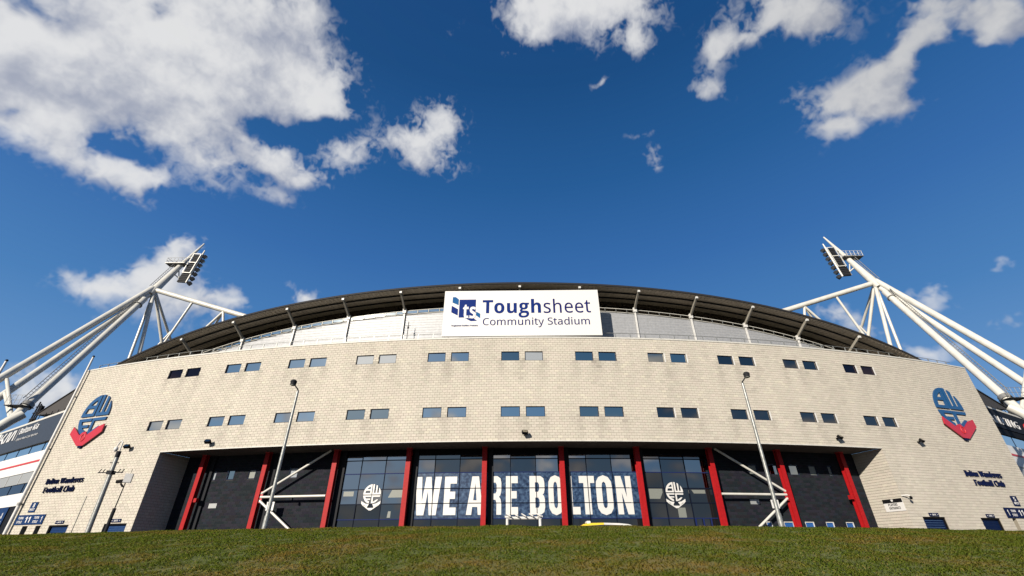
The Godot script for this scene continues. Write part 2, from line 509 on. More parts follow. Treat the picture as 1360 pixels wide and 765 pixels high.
var tn := FastNoiseLite.new()
func turf_tone(x: float, z: float) -> Color:
	tn.frequency = 1.0; tn.seed = 9; tn.fractal_octaves = 4
	var a := tn.get_noise_2d(x * 0.35, z * 0.5) * 0.9 + tn.get_noise_2d(x * 1.6 + 40, z * 2.2) * 0.5
	# worn brown patches left of centre and low, greener along the crest
	a += smoothstep(30.0, 34.0, z) * 0.16 - 0.18
	var t := smoothstep(-0.35, 0.75, a)
	var g := Color(0.086, 0.112, 0.013).lerp(Color(0.182, 0.116, 0.026), t)
	return g

func grass() -> void:
	var mb := Mb.new()
	var r := RandomNumberGenerator.new()
	r.seed = 5
	for k in 7:
		var a := r.randf() * TAU
		var base := Vector3(r.randf_range(-0.028, 0.028), -0.008, r.randf_range(-0.028, 0.028))
		var w := Vector3(cos(a), 0, sin(a)) * r.randf_range(0.0022, 0.0036)
		var lean := Vector3(r.randf_range(-1, 1), 0, r.randf_range(-1, 1)) * 0.034
		var h := r.randf_range(0.014, 0.030)
		var mid := base + lean * 0.35 + Vector3(0, h * 0.6, 0)
		var tip := base + lean + Vector3(0, h, 0)
		mb.quad(base - w, base + w, mid + w * 0.8, mid - w * 0.8)
		mb.tri(mid - w * 0.8, mid + w * 0.8, tip)
	for k in mb.n.size():
		mb.n[k] = (mb.n[k] * 0.35 + Vector3(0, 1, 0)).normalized()
	var mm := MultiMesh.new()
	mm.transform_format = MultiMesh.TRANSFORM_3D
	mm.use_colors = true
	mm.mesh = mb.mesh()
	var buf := PackedFloat32Array()
	var count := 0
	var gn := FastNoiseLite.new()
	gn.seed = 4; gn.frequency = 0.5; gn.fractal_octaves = 4
	while count < 190000:
		var z := r.randf_range(26.9, 33.6)
		var dist := 40.0 - z
		var half := dist * 1.32 + 1.5
		var x := r.randf_range(-17.5, 18.5)
		if absf(x - 0.6) > half: continue
		var h := bank(x, z) + gn.get_noise_2d(x * 1.4, z * 1.4) * 0.03
		var a := r.randf() * TAU
		var sc := r.randf_range(0.7, 1.35)
		var ca := cos(a) * sc; var sa := sin(a) * sc
		var hy := sc * r.randf_range(0.7, 1.2)
		var c := turf_tone(x, z) * r.randf_range(0.80, 1.22)
		if r.randf() < 0.07:
			c = Color(0.22, 0.17, 0.055) * r.randf_range(0.7, 1.2)
		elif r.randf() < 0.10:
			c = Color(0.035, 0.062, 0.010)
		buf.append_array([ca, 0, sa, x, 0, hy, 0, h, -sa, 0, ca, z, c.r, c.g, c.b, 1.0])
		count += 1
	mm.instance_count = count
	mm.buffer = buf
	var o := MultiMeshInstance3D.new()
	o.multimesh = mm
	o.material_override = M.grass
	put(o, self, "grass")
	tag(o, "short patchy green and brown grass covering the bank in the foreground", "grass")
	o.set_meta("kind", "stuff")

# ---------------------------------------------------------------- masonry
var streak := FastNoiseLite.new()
var window_edges := []

func cream(u: float, h: float) -> Color:
	var r := rng.randf()
	var c := Color(0.405, 0.386, 0.332).lerp(Color(0.420, 0.384, 0.340), rng.randf()) * (0.95 + 0.08 * r)
	if rng.randf() < 0.05: c *= 0.90
	if rng.randf() < 0.05: c = c.lerp(Color(0.47, 0.445, 0.37), 0.6)
	c *= 1.0 + streak.get_noise_2d(u * 0.09, h * 0.12) * 0.05 + streak.get_noise_2d(u * 0.6 + 90, h * 0.07) * 0.07
	# run-off stains under the ends of the sills
	for w in window_edges if h > 7.6 else []:
		if h < w.y and h > w.y - 2.6 and absf(u - w.x) < 0.6:
			var k: float = (1.0 - absf(u - w.x) / 0.6) * (1.0 - (w.y - h) / 2.6)
			c *= 1.0 - k * (0.20 + 0.22 * streak.get_noise_2d(u * 3.0, h * 0.6))
	# grey weathering on the far right end
	var g := smoothstep(22.0, 44.0, u)
	c = c.lerp(Color(0.36, 0.335, 0.29) * (0.9 + 0.2 * r), g * 0.35)
	return c

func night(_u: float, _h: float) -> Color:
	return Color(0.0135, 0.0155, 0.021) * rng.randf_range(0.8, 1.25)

func lay(mb: Mb, u0: float, u1: float, c0: int, c1: int, holes: Array, place: Callable, paint: Callable) -> void:
	for c in range(c0, c1):
		var y0 := BASE + COURSE * c
		var y1 := y0 + COURSE - 0.020
		var here := []
		for o in holes:
			if o[2] < y1 - 0.06 and o[3] > y0 + 0.06:
				here.append(o)
		var u := u0 - (0.225 if c % 2 else 0.0)
		while u < u1:
			var spans := [[maxf(u, u0), minf(u + 0.430, u1)]]
			for o in here:
				var nxt := []
				for s in spans:
					if o[1] <= s[0] or o[0] >= s[1]:
						nxt.append(s)
					else:
						if o[0] - s[0] > 0.04: nxt.append([s[0], o[0]])
						if s[1] - o[1] > 0.04: nxt.append([o[1], s[1]])
				spans = nxt
			for s in spans:
				if s[1] - s[0] < 0.03: continue
				var m: float = (s[0] + s[1]) * 0.5
				mb.col = paint.call(m, y0)
				var t: Transform3D = place.call(m, (y0 + y1) * 0.5)
				mb.box(t.translated_local(Vector3(0, 0, -0.02 + rng.randf_range(-0.004, 0.004))), Vector3(s[1] - s[0], y1 - y0, 0.04), false)
			u += 0.45

func skin(mb: Mb, holes: Array, us: Array, hs: Array, d: float, deep: float) -> void:
	for k in us.size() - 1:
		for j in hs.size() - 1:
			var um: float = (us[k] + us[k + 1]) * 0.5; var hm: float = (hs[j] + hs[j + 1]) * 0.5
			var inside := false
			for o in holes:
				if um > o[0] and um < o[1] and hm > o[2] and hm < o[3]:
					inside = true; break
			if inside: continue
			mb.quad(pt(us[k] / RAD, hs[j], d), pt(us[k + 1] / RAD, hs[j], d), pt(us[k + 1] / RAD, hs[j + 1], d), pt(us[k] / RAD, hs[j + 1], d))
	for o in holes:
		if deep <= 0 or o.size() > 4: continue
		var a: float = o[0] / RAD; var b: float = o[1] / RAD
		mb.quad(pt(a, o[2], d), pt(a, o[2], deep), pt(b, o[2], deep), pt(b, o[2], d))
		mb.quad(pt(a, o[3], d), pt(b, o[3], d), pt(b, o[3], deep), pt(a, o[3], deep))
		mb.quad(pt(a, o[2], d), pt(a, o[3], d), pt(a, o[3], deep), pt(a, o[2], deep))
		mb.quad(pt(b, o[2], d), pt(b, o[2], deep), pt(b, o[3], deep), pt(b, o[3], d))

func breaks(holes: Array, lo: float, hi: float, a: int, step: float) -> Array:
	var out := [lo, hi]
	for o in holes:
		for v in [o[a], o[a + 1]]:
			if v > lo and v < hi: out.append(v)
	var x := lo
	while x < hi:
		out.append(x); x += step
	out.sort()
	var res := [out[0]]
	for v in out:
		if v - res[-1] > 0.01: res.append(v)
	return res

# strip along the arc: a cross-section polygon of (depth d, height) points, heights may depend on the angle
func sweep(mb: Mb, t0: float, t1: float, n: int, section: Callable) -> void:
	var prev := []
	for k in n + 1:
		var th := lerpf(t0, t1, float(k) / n)
		var cur := []
		for p in section.call(th):
			cur.append(pt(th, p.y, p.x))
		if k > 0:
			for j in cur.size():
				var j2 := (j + 1) % cur.size()
				mb.quad(prev[j], cur[j], cur[j2], prev[j2])
		prev = cur

func eave(th: float) -> float:
	var t := absf(th - 0.005)
	return 24.27 - 40.0 * t * t - 222.0 * t ** 4

func window_kind(row: int, k: int, j: int) -> Material:
	var up := {-5: "glass_black", -4: "glass_blue", -3: "glass_blue", -2: "glass_blind", -1: "glass_blue", 0: "glass_mid", 1: "glass_mid", 2: "glass_mid", 3: "glass_dark", 4: "glass_dark", 5: "glass_black"}
	var lo := {-5: "glass_blue", -4: "glass_blue", -3: "glass_blue", -2: "glass_mid", -1: "glass_blue", 0: "glass_blue", 1: "glass_mid", 2: "glass_dark", 3: "glass_dark", 4: "glass_dark", 5: "glass_dark"}
	if row == 0 and k == 0 and j == 1: return M.glass_blind
	return M[up[k]] if row == 0 else M[lo[k]]

func rect(x0: float, x1: float, y0: float, y1: float) -> PackedVector2Array:
	return PackedVector2Array([Vector2(x0, y0), Vector2(x1, y0), Vector2(x1, y1), Vector2(x0, y1)])

func chamfer(w: float, h: float, b: float) -> PackedVector2Array:
	var x := w / 2; var y := h / 2
	return PackedVector2Array([Vector2(-x + b, -y), Vector2(x - b, -y), Vector2(x, -y + b), Vector2(x, y - b), Vector2(x - b, y), Vector2(-x + b, y), Vector2(-x, y - b), Vector2(-x, -y + b)])

func upright(t: Transform3D) -> Transform3D:  # lays a prism's z along the world's up
	return t * Transform3D(Basis(Vector3(1, 0, 0), -PI / 2), Vector3.ZERO)

func main_stand() -> void:
	streak.seed = 31; streak.frequency = 1.0; streak.fractal_octaves = 3
	var b := thing("main_stand", "cream block stadium stand with red columns, curved wall and arched roof", "stadium")
	var holes := []
	var wins := []
	for k in range(-5, 6):
		var c := MID + STEP * k
		for row in 2:
			var y0: float = BASE + COURSE * (68 if row == 0 else 45)
			for j in 2:
				var a := (c - 0.0136 if j == 0 else c + 0.0018) * RAD
				var o := [a, a + 1.72, y0, y0 + COURSE * 4]
				holes.append(o)
				wins.append([o, row, k, j])
				window_edges.append(Vector2(a, y0)); window_edges.append(Vector2(a + 1.72, y0))
	var doors := [[-0.2983, -0.2808, 10, "door"], [-0.2511, -0.2334, 10, "door"], [0.2509, 0.2688, 11, "door"], [0.2990, 0.3166, 11, "door"], [-0.3245, -0.3191, 10, "turnstile"], [-0.3110, -0.3062, 10, "turnstile"], [0.3285, 0.3330, 11, "turnstile"], [0.3425, 0.3475, 11, "turnstile"]]
	for d in doors:
		holes.append([d[0] * RAD, d[1] * RAD, -1.0, BASE + COURSE * d[2]])
	var rec := [REC_L * RAD, REC_R * RAD, -1.0, SOFFIT, 0]
	holes.append(rec)
	var wall := Mb.new()
	skin(wall, holes, breaks(holes, END_L * RAD, END_R * RAD, 0, 1.5), breaks(holes, -0.3, TOP, 2, 6.0), 0.014, 0.34)
	for s in [END_L, END_R]:   # the ends turn back
		for k in 2:
			wall.quad(pt(s, -0.3, 0.014), pt(s, -0.3, 8), pt(s, TOP, 8), pt(s, TOP, 0.014))
	part("wall", wall, M.mortar, b)
	var bl := Mb.new()
	var on_arc := func(u: float, h: float) -> Transform3D: return arc(u / RAD, h, 0.0)
	lay(bl, END_L * RAD, END_R * RAD, 0, 78, holes, on_arc, cream)
	for s in 2:   # the sides of the recess
		var th := REC_L if s == 0 else REC_R
		var turn := PI / 2 if s == 0 else -PI / 2
		var place := func(u: float, h: float) -> Transform3D:
			var t := arc(th, h, u)
			return Transform3D(t.basis * Basis(UPV, turn), t.origin)
		lay(bl, 0.03, 3.3, 0, 36, [], place, func(_u, h): return cream(-20.0, h))
	part("blockwork", bl, M.block, b, "stuff")
	for s in [REC_L - 0.0003, REC_R + 0.0003]:
		var ret := Mb.new()
		ret.quad(pt(s, -0.3, 0.0), pt(s, -0.3, 3.8), pt(s, SOFFIT, 3.8), pt(s, SOFFIT, 0.0))
		part("recess_side", ret, M.mortar, b)
	var cp := Mb.new()
	sweep(cp, END_L, END_R, 90, func(_t): return [Vector2(-0.05, 18.01), Vector2(-0.05, 18.15), Vector2(0.36, 18.17), Vector2(0.36, 18.01)])
	part("coping", cp, M.coping, b)
	# windows
	var fr := Mb.new()
	var W := 1.72; var H := COURSE * 4
	for q in [[0, 0.025, W, 0.05], [0, H - 0.025, W, 0.05]]:
		fr.box(Transform3D(Basis(), Vector3(q[0], q[1] - H / 2, 0)), Vector3(q[2], q[3], 0.09))
	for q in [-W / 2 + 0.025, W / 2 - 0.025]:
		fr.box(Transform3D(Basis(), Vector3(q, 0, 0)), Vector3(0.05, H - 0.10, 0.09))
	var frame_mesh := fr.mesh()
	var pn := Mb.new()
	pn.box(Transform3D(), Vector3(W - 0.08, H - 0.08, 0.02))
	var pane_mesh := pn.mesh()
	var jm := Mb.new()
	jm.box(Transform3D(Basis(), Vector3(0, 0, 0)), Vector3(0.10, H - 0.004, 0.07))
	var lining_mesh := jm.mesh()
	for w in wins:
		var o: Array = w[0]
		var f := inst("window", frame_mesh, M.window_frame, b)
		f.transform = arc((o[0] + o[1]) * 0.5 / RAD, (o[2] + o[3]) * 0.5, 0.13)
		var p := inst("pane", pane_mesh, window_kind(w[1], w[2], w[3]), f)
		p.transform = Transform3D(Basis.from_euler(Vector3(rng.randf_range(-0.012, 0.012), rng.randf_range(-0.015, 0.015), 0)), Vector3(0, 0, -0.01))
		if w[2] >= 2:
			var l := inst("lining", lining_mesh, M.white_paint, f)
			l.position = Vector3(W / 2 - 0.052, 0, 0.082)
	# doors in the cream wall
	for d in doors:
		var top: float = BASE + COURSE * d[2]
		var wd: float = (d[1] - d[0]) * RAD
		var c := arc((d[0] + d[1]) * 0.5, top / 2, 0.0)
		var m := Mb.new()
		if d[3] == "door":
			for k in 14:
				m.box(c.translated_local(Vector3(0, -top / 2 + 0.02 + (k + 0.5) * (top - 0.12) / 14, -0.26)), Vector3(wd - 0.16, (top - 0.12) / 14 - 0.012, 0.05))
			part("shutter_door", m, M.blue_sign if d[0] < 0 else M.navy_door, b)
			var g := Mb.new()
			g.box(c.translated_local(Vector3(0, top / 2 - 0.06, -0.2)), Vector3(wd, 0.12, 0.24))
			for s in [-1, 1]:
				g.box(c.translated_local(Vector3(s * (wd / 2 - 0.04), -0.06, -0.2)), Vector3(0.08, top - 0.12, 0.2))
			part("door_frame", g, M.black, b)
		else:
			m.box(c.translated_local(Vector3(0, 0, -0.7)), Vector3(wd, top, 0.06))
			var q := part("turnstile_opening", m, M.black, b)
			for k in 6:
				var g := Mb.new()
				g.bar(c * Vector3(-wd / 2, -top / 2 + 0.3 + k * 0.3, -0.45), c * Vector3(wd / 2, -top / 2 + 0.3 + k * 0.3, -0.45), 0.02, 6)
				part("turnstile_bar", g, M.grey_steel, q)
	# recess: ceiling, dark back wall
	var so := Mb.new()
	for k in 30:
		var t0 := lerpf(REC_L, REC_R, k / 30.0); var t1 := lerpf(REC_L, REC_R, (k + 1) / 30.0)
		so.quad(pt(t0, SOFFIT, 0.02), pt(t0, SOFFIT, 4.2), pt(t1, SOFFIT, 4.2), pt(t1, SOFFIT, 0.02))
		so.quad(pt(t0, SOFFIT + 0.25, 0.3), pt(t1, SOFFIT + 0.25, 0.3), pt(t1, SOFFIT + 0.25, 5.0), pt(t0, SOFFIT + 0.25, 5.0))
	part("recess_ceiling", so, M.soffit, b)
	var lip := Mb.new()
	sweep(lip, REC_L, REC_R, 60, func(_t): return [Vector2(-0.03, SOFFIT - 0.06), Vector2(-0.03, SOFFIT + 0.02), Vector2(0.10, SOFFIT + 0.02), Vector2(0.10, SOFFIT - 0.06)])
	part("lintel_trim", lip, M.coping, b)
	var cols := []
	for k in 10:
		cols.append(MID + (k - 4.5) * STEP)
	var BACK := 3.3
	var dholes := []
	for q in [[0.187, 0.194, 6.25, 7.15], [0.202, 0.208, 6.25, 7.15], [0.217, 0.2203, 6.25, 7.15], [-0.177, -0.1715, 6.15, 7.0], [-0.160, -0.1565, 6.15, 7.0], [-0.1467, -0.1407, 6.12, 7.02], [-0.207, -0.2018, 6.15, 7.0], [-0.193, -0.1875, 6.15, 7.0], [0.157, 0.1633, 6.23, 7.09], [0.172, 0.1787, 6.23, 7.12]]:
		dholes.append([q[0] * RAD, q[1] * RAD, q[2], q[3], "window"])
	for q in [[0.172, 0.179], [0.187, 0.1935], [0.202, 0.208], [0.217, 0.223], [0.160, 0.164]]:
		dholes.append([q[0] * RAD, q[1] * RAD, -1.0, 2.33, "door"])
	var glass0: float = cols[2] + 0.0022; var glass1: float = cols[7] - 0.0022
	var spans := [[REC_L * RAD, glass0 * RAD], [glass1 * RAD, REC_R * RAD]]
	var db := Mb.new()
	var on_back := func(u: float, h: float) -> Transform3D: return arc(u / RAD, h, BACK)
	for s in spans:
		var hs := []
		var dark := Mb.new()
		for o in dholes:
			if o[0] > s[0] and o[1] < s[1]: hs.append(o)
		skin(dark, hs, breaks(hs, s[0], s[1], 0, 1.5), breaks(hs, -0.3, SOFFIT, 2, 4.0), BACK + 0.014, 0)
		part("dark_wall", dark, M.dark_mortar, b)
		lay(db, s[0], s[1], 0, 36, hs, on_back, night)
		for o in hs:
			var c := arc((o[0] + o[1]) * 0.5 / RAD, (maxf(o[2], 0) + o[3]) * 0.5, BACK + 0.08)
			var w: float = (o[1] - o[0]) * (RAD - BACK) / RAD; var h: float = o[3] - maxf(o[2], 0)
			var f := Mb.new()
			for e in [-1, 1]:
				f.box(Transform3D(Basis(), Vector3(e * (w / 2 - 0.03), 0, 0)), Vector3(0.06, h, 0.12))
				f.box(Transform3D(Basis(), Vector3(0, e * (h / 2 - 0.03), 0)), Vector3(w - 0.12, 0.06, 0.12))
			var fi := part("small_window" if o[4] == "window" else "doorway", f, M.white_paint if o[4] == "door" else M.window_frame, b)
			fi.transform = c
			var g := Mb.new()
			g.box(Transform3D(Basis(), Vector3(0, 0, -0.02)), Vector3(w - 0.1, h - 0.1, 0.02))
			part("pane" if o[4] == "window" else "door_leaf", g, [M.glass_blind, M.glass_mid, M.room_panel][rng.randi() % 3] if o[4] == "window" else M.blue_door, fi)
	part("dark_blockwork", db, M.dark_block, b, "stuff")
	for t in [-0.197, 0.1555]:
		var vent := Mb.new()
		for k in 4:
			vent.box(arc(t, 3.76 + k * 0.1, BACK - 0.02), Vector3(0.85, 0.10, 0.05 + 0.01 * (k % 2)))
		part("vent_grille", vent, M.louvre, b)
	# red columns
	for k in 10:
		var th: float = cols[k]
		var col := Node3D.new()
		put(col, b, "column")
		var m := Mb.new()
		m.prism(PackedVector2Array([Vector2(-0.215, -0.22), Vector2(0.215, -0.22), Vector2(0.215, -0.17), Vector2(0.04, -0.15), Vector2(0.04, 0.15), Vector2(0.215, 0.17), Vector2(0.215, 0.22), Vector2(-0.215, 0.22), Vector2(-0.215, 0.17), Vector2(-0.04, 0.15), Vector2(-0.04, -0.15), Vector2(-0.215, -0.17)]), upright(arc(th, 0, 2.62)), -0.1, SOFFIT)
		part("shaft", m, M.red_paint, col)
		var pl := Mb.new()
		pl.box(arc(th, SOFFIT - 0.03, 2.62), Vector3(0.52, 0.06, 0.5))
		part("head_plate", pl, M.red_dull, col)
		var bp := Mb.new()
		bp.box(arc(th, 0.03, 2.62), Vector3(0.95, 0.06, 0.85))
		part("base_plate", bp, M.red_dull, col)
		var ps := Mb.new()
		ps.box(arc(th + 0.0037, SOFFIT / 2, BACK - 0.1), Vector3(0.42, SOFFIT, 0.18))
		part("pilaster", ps, M.dark_steel, b)
	for e in [[cols[0] + 0.003, 4.35], [cols[9] - 0.003, 4.35]]:
		var m := Mb.new()
		m.box(arc(e[0], e[1], 2.62), Vector3(0.3, 0.34, 0.3))
		part("bracket", m, M.red_paint, b)
	# white wind bracing in two bays
	for s in [[cols[1], cols[2], 1.0], [cols[8], cols[7], -1.0]]:
		var node: float = s[0] + 0.0022 * s[2]
		var d := 2.55
		for q in [[pt(node, 4.75, d), pt(s[1] - 0.004 * s[2], 8.33, d)], [pt(node, 4.46, d - 0.02), pt(s[1] - 0.0022 * s[2], 4.46, d - 0.02)], [pt(node, 4.16, d), pt(s[1] - 0.003 * s[2], 0.05, d)]]:
			var m := Mb.new()
			m.bar(q[0], q[1], 0.105, 12)
			part("brace", m, M.white_steel, b)
		var gp := Mb.new()
		gp.box(arc(s[0] + 0.0024 * s[2], 4.46, d), Vector3(0.28, 0.95, 0.06))
		part("gusset", gp, M.red_dull, b)
		var lamp := Mb.new()
		lamp.box(arc((s[0] + s[1]) * 0.5, 4.25, d - 0.05), Vector3(0.16, 0.2, 0.22))
		part("brace_lamp", lamp, M.dark_steel, b)
	# glazed hall between columns two and seven
	var rows := [0.0, 2.57, 3.78, 4.98, 6.30, 7.45, 7.85]
	var hn := FastNoiseLite.new()
	for k in range(2, 7):
		var a: float = cols[k] + 0.0022; var z: float = cols[k + 1]
		var us := [a]
		for j in range(1, 3):
			us.append(cols[k] + STEP * j / 3.0)
		us.append(z - 0.0005 if k == 6 else z)
		for c in 3:
			for r in 6:
				var u0: float = us[c]; var u1: float = us[c + 1]
				if c == 2: u1 = minf(u1, cols[k + 1] + 0.0015)
				var p := Mb.new()
				var w := (u1 - u0) * (RAD - BACK)
				p.box(Transform3D(), Vector3(w - 0.03, rows[r + 1] - rows[r] - 0.03, 0.02))
				var style: Material = M.glass_hall
				if k == 2 and r >= 2: style = M.glass_hall_bright
				elif r >= 4: style = M.glass_dark if rng.randf() < 0.7 else M.glass_hall_bright
				elif rng.randf() < 0.2: style = M.glass_dark
				var o := part("hall_pane", p, style, b)
				var tc := arc((u0 + u1) * 0.5, (rows[r] + rows[r + 1]) * 0.5, BACK)
				o.transform = Transform3D(tc.basis * Basis.from_euler(Vector3(rng.randf_range(-0.015, 0.015), rng.randf_range(-0.02, 0.02), 0)), tc.origin)
		for c in 4:
			var m := Mb.new()
			m.box(arc(us[c], 3.925, BACK - 0.03), Vector3(0.055, 7.85, 0.10))
			part("mullion", m, M.mullion, b)
		for r in range(1, 7):
			var m := Mb.new()
			sweep(m, us[0], us[3], 3, func(_t): return [Vector2(BACK - 0.062, rows[r] - 0.035), Vector2(BACK - 0.062, rows[r] + 0.035), Vector2(BACK + 0.01, rows[r] + 0.035), Vector2(BACK + 0.01, rows[r] - 0.035)])
			part("transom", m, M.blue_frame if (r == 4 or r == 1) else M.mullion, b)
	var hd := Mb.new()
	sweep(hd, cols[2], cols[7], 24, func(_t): return [Vector2(BACK - 0.04, 7.85), Vector2(BACK - 0.04, SOFFIT), Vector2(BACK + 0.3, SOFFIT), Vector2(BACK + 0.3, 7.85)])
	part("glazing_header", hd, M.black, b)
	var fl := Mb.new()
	sweep(fl, cols[2], cols[7], 24, func(_t): return [Vector2(BACK + 0.2, -0.2), Vector2(BACK + 0.2, 8.0), Vector2(BACK + 0.5, 8.0), Vector2(BACK + 0.5, -0.2)])
	part("hall_back", fl, M.black, b)
	# lit blinds and boards seen through the clear bays
	for q in [[-0.1062, -0.0995, 4.45, 4.85], [-0.0793, -0.0662, 4.3, 4.95], [0.0865, 0.0955, 4.1, 4.95], [0.1125, 0.1235, 4.55, 4.85], [0.1035, 0.1085, 2.62, 3.4], [-0.079, -0.074, 2.7, 3.2]]:
		var m := Mb.new()
		m.box(arc((q[0] + q[1]) * 0.5, (q[2] + q[3]) * 0.5, BACK - 0.016), Vector3((q[1] - q[0]) * 142.0, q[3] - q[2], 0.006))
		part("window_blind", m, M.room_panel, b)
	for q in [0.1135, 0.1185, 0.1235]:
		var m := Mb.new()
		m.box(arc(q, 1.28, BACK - 0.09), Vector3(0.12, 2.5, 0.06))
		part("door_post", m, M.blue_frame, b)
	# set-back upper wall of ribbed metal, white posts, rail and dark clerestory
	var cl := Mb.new()
	var n := 96
	for k in n:
		var t0 := lerpf(-0.25, 0.26, float(k) / n); var t1 := lerpf(-0.25, 0.26, float(k + 1) / n)
		var h0 := 17.3
		var top0 := eave(t0) - 1.8; var top1 := eave(t1) - 1.8
		while h0 < maxf(top0, top1):
			var h1 := h0 + 0.3
			var a0 := minf(h0, top0); var a1 := minf(h0, top1); var b0 := minf(h1, top0); var b1 := minf(h1, top1)
			if b0 > a0 + 0.001 or b1 > a1 + 0.001:
				var m0 := lerpf(a0, b0, 0.78); var m1 := lerpf(a1, b1, 0.78)
				cl.quad(pt(t0, a0, 2.5), pt(t1, a1, 2.5), pt(t1, m1, 2.46), pt(t0, m0, 2.46))
				cl.quad(pt(t0, m0, 2.46), pt(t1, m1, 2.46), pt(t1, b1, 2.5), pt(t0, b0, 2.5))
			h0 = h1
	part("metal_cladding", cl, M.cladding, b, "stuff")
	var wk := Mb.new()
	sweep(wk, END_L, END_R, 60, func(_t): return [Vector2(0.34, 17.1), Vector2(0.34, 17.3), Vector2(6.0, 17.3), Vector2(6.0, 17.1)])
	part("walkway", wk, M.coping, b)
	var cs := Mb.new()
	sweep(cs, -0.295, 0.305, 80, func(t): return [Vector2(3.4, 17.3), Vector2(3.4, eave(t) - 0.02), Vector2(3.6, eave(t) - 0.02), Vector2(3.6, 17.3)])
	part("clerestory", cs, M.glass_dark, b)
	var pts := []; var rr := []; var pts2 := []
	for k in 61:
		var t := lerpf(-0.245, 0.255, k / 60.0)
		pts.append(pt(t, eave(t) - 1.42, 2.35)); rr.append(0.04)
		pts2.append(pt(t, eave(t) - 1.8, 2.42))
	for q in [pts, pts2]:
		var tr := Mb.new()
		tr.tube(q, rr, 6)
		part("top_rail", tr, M.white_steel, b)
	for k in 61:
		var t := lerpf(-0.243, 0.253, k / 60.0)
		var m := Mb.new()
		m.box(arc(t, eave(t) - 1.6, 2.35), Vector3(0.04, 0.36, 0.04))
		part("rail_post", m, M.galvanised, b)
	for k in 60:
		var t := lerpf(-0.243, 0.253, (k + 0.5) / 60.0)
		if t < -0.02:
			var gl := Mb.new()
			gl.box(arc(t, eave(t) - 1.6, 2.36), Vector3(1.05, 0.3, 0.012))
			part("rail_glass", gl, M.glass_rail, b)
	for k in range(-6, 7):
		var t: float = 0.0072 + 0.0433 * k
		var inner := eave(t) - 1.45; var outer := eave(t) - 0.12
		if inner < 17.9: inner = 17.6
		var strut := Node3D.new()
		put(strut, b, "roof_strut")
		var m := Mb.new()
		m.box(strut_frame(pt(t, inner, 2.45), pt(t, outer, 0.42)), Vector3(0.17, 0.26, pt(t, inner, 2.45).distance_to(pt(t, outer, 0.42))))
		part("arm", m, M.strut_paint, strut)
		var hd2 := Mb.new()
		hd2.box(arc(t, outer - 0.05, 0.42), Vector3(0.25, 0.25, 0.2))
		part("arm_head", hd2, M.white_paint, strut)
		if inner > 18.5:
			var po := Mb.new()
			po.box(arc(t, (17.3 + inner) / 2, 2.34), Vector3(0.16, inner - 17.3, 0.14))
			po.box(arc(t, inner, 2.3), Vector3(0.36, 0.5, 0.26))
			part("post", po, M.white_paint, strut)
	# roof
	var t_l := -0.306; var t_r := 0.316
	var rf := Mb.new()
	sweep(rf, t_l, t_r, 90, func(t): return [Vector2(0.22, eave(t) - 0.02), Vector2(0.24, eave(t) + 0.22), Vector2(34.0, eave(t) + 0.5), Vector2(34.0, eave(t) + 0.0)])
	var rp := part("roof", rf, M.roof_metal, b)
	var fa := Mb.new()
	sweep(fa, t_l - 0.003, t_r + 0.003, 110, func(t): return [Vector2(0.12, eave(t) + 0.01), Vector2(0.12, eave(t) + 0.14), Vector2(0.215, eave(t) + 0.14), Vector2(0.215, eave(t) + 0.01)])
	part("fascia", fa, M.roof_edge, rp)
	var fe := Mb.new()
	sweep(fe, t_l, t_r, 110, func(t): return [Vector2(0.10, eave(t) + 0.142), Vector2(0.10, eave(t) + 0.18), Vector2(0.235, eave(t) + 0.18), Vector2(0.235, eave(t) + 0.142)])
	part("roof_trim", fe, M.roof_edge, rp)
	var ribs := Mb.new()
	var t := t_l + 0.004
	while t < t_r - 0.004:
		var hh := eave(t) - 0.045
		ribs.box(arc(t, hh, 1.85), Vector3(0.10, 0.05, 3.0))
		t += 0.0029
	part("roof_ribs", ribs, M.roof_metal, rp, "stuff")
	for q in [1.15, 2.3]:
		var pu := Mb.new()
		sweep(pu, t_l + 0.004, t_r - 0.004, 100, func(tt): return [Vector2(q, eave(tt) - 0.2), Vector2(q, eave(tt) - 0.07), Vector2(q + 0.1, eave(tt) - 0.07), Vector2(q + 0.1, eave(tt) - 0.2)])
		part("purlin", pu, M.dark_steel, rp)
	# guard rail behind the parapet
	for h in [18.5, 18.98]:
		var g := Mb.new()
		var ps := []; var pr := []
		for k in 91:
			ps.append(pt(lerpf(END_L + 0.004, END_R - 0.004, k / 90.0), h, 0.8)); pr.append(0.03)
		g.tube(ps, pr, 6)
		part("guard_rail", g, M.galvanised, b)
	var gp2 := Mb.new()
	gp2.box(Transform3D(), Vector3(0.07, 1.75, 0.07))
	var gm := gp2.mesh()
	var q2 := END_L + 0.004
	while q2 < END_R - 0.003:
		inst("guard_post", gm, M.galvanised, b).transform = arc(q2, 18.12, 0.8)
		q2 += 0.0105

func strut_frame(a: Vector3, b: Vector3) -> Transform3D:
	var z := (b - a).normalized()
	var x := UPV.cross(z).normalized()
	return Transform3D(Basis(x, z.cross(x), z), (a + b) * 0.5)

# ---------------------------------------------------------------- corner stands beside the main front
func side_frame(s: int) -> Transform3D:
	return Transform3D(Basis(UPV, deg_to_rad(30.46) * s), Vector3(-46.25, 0, -12.82) if s < 0 else Vector3(48.51, 0, -13.63))

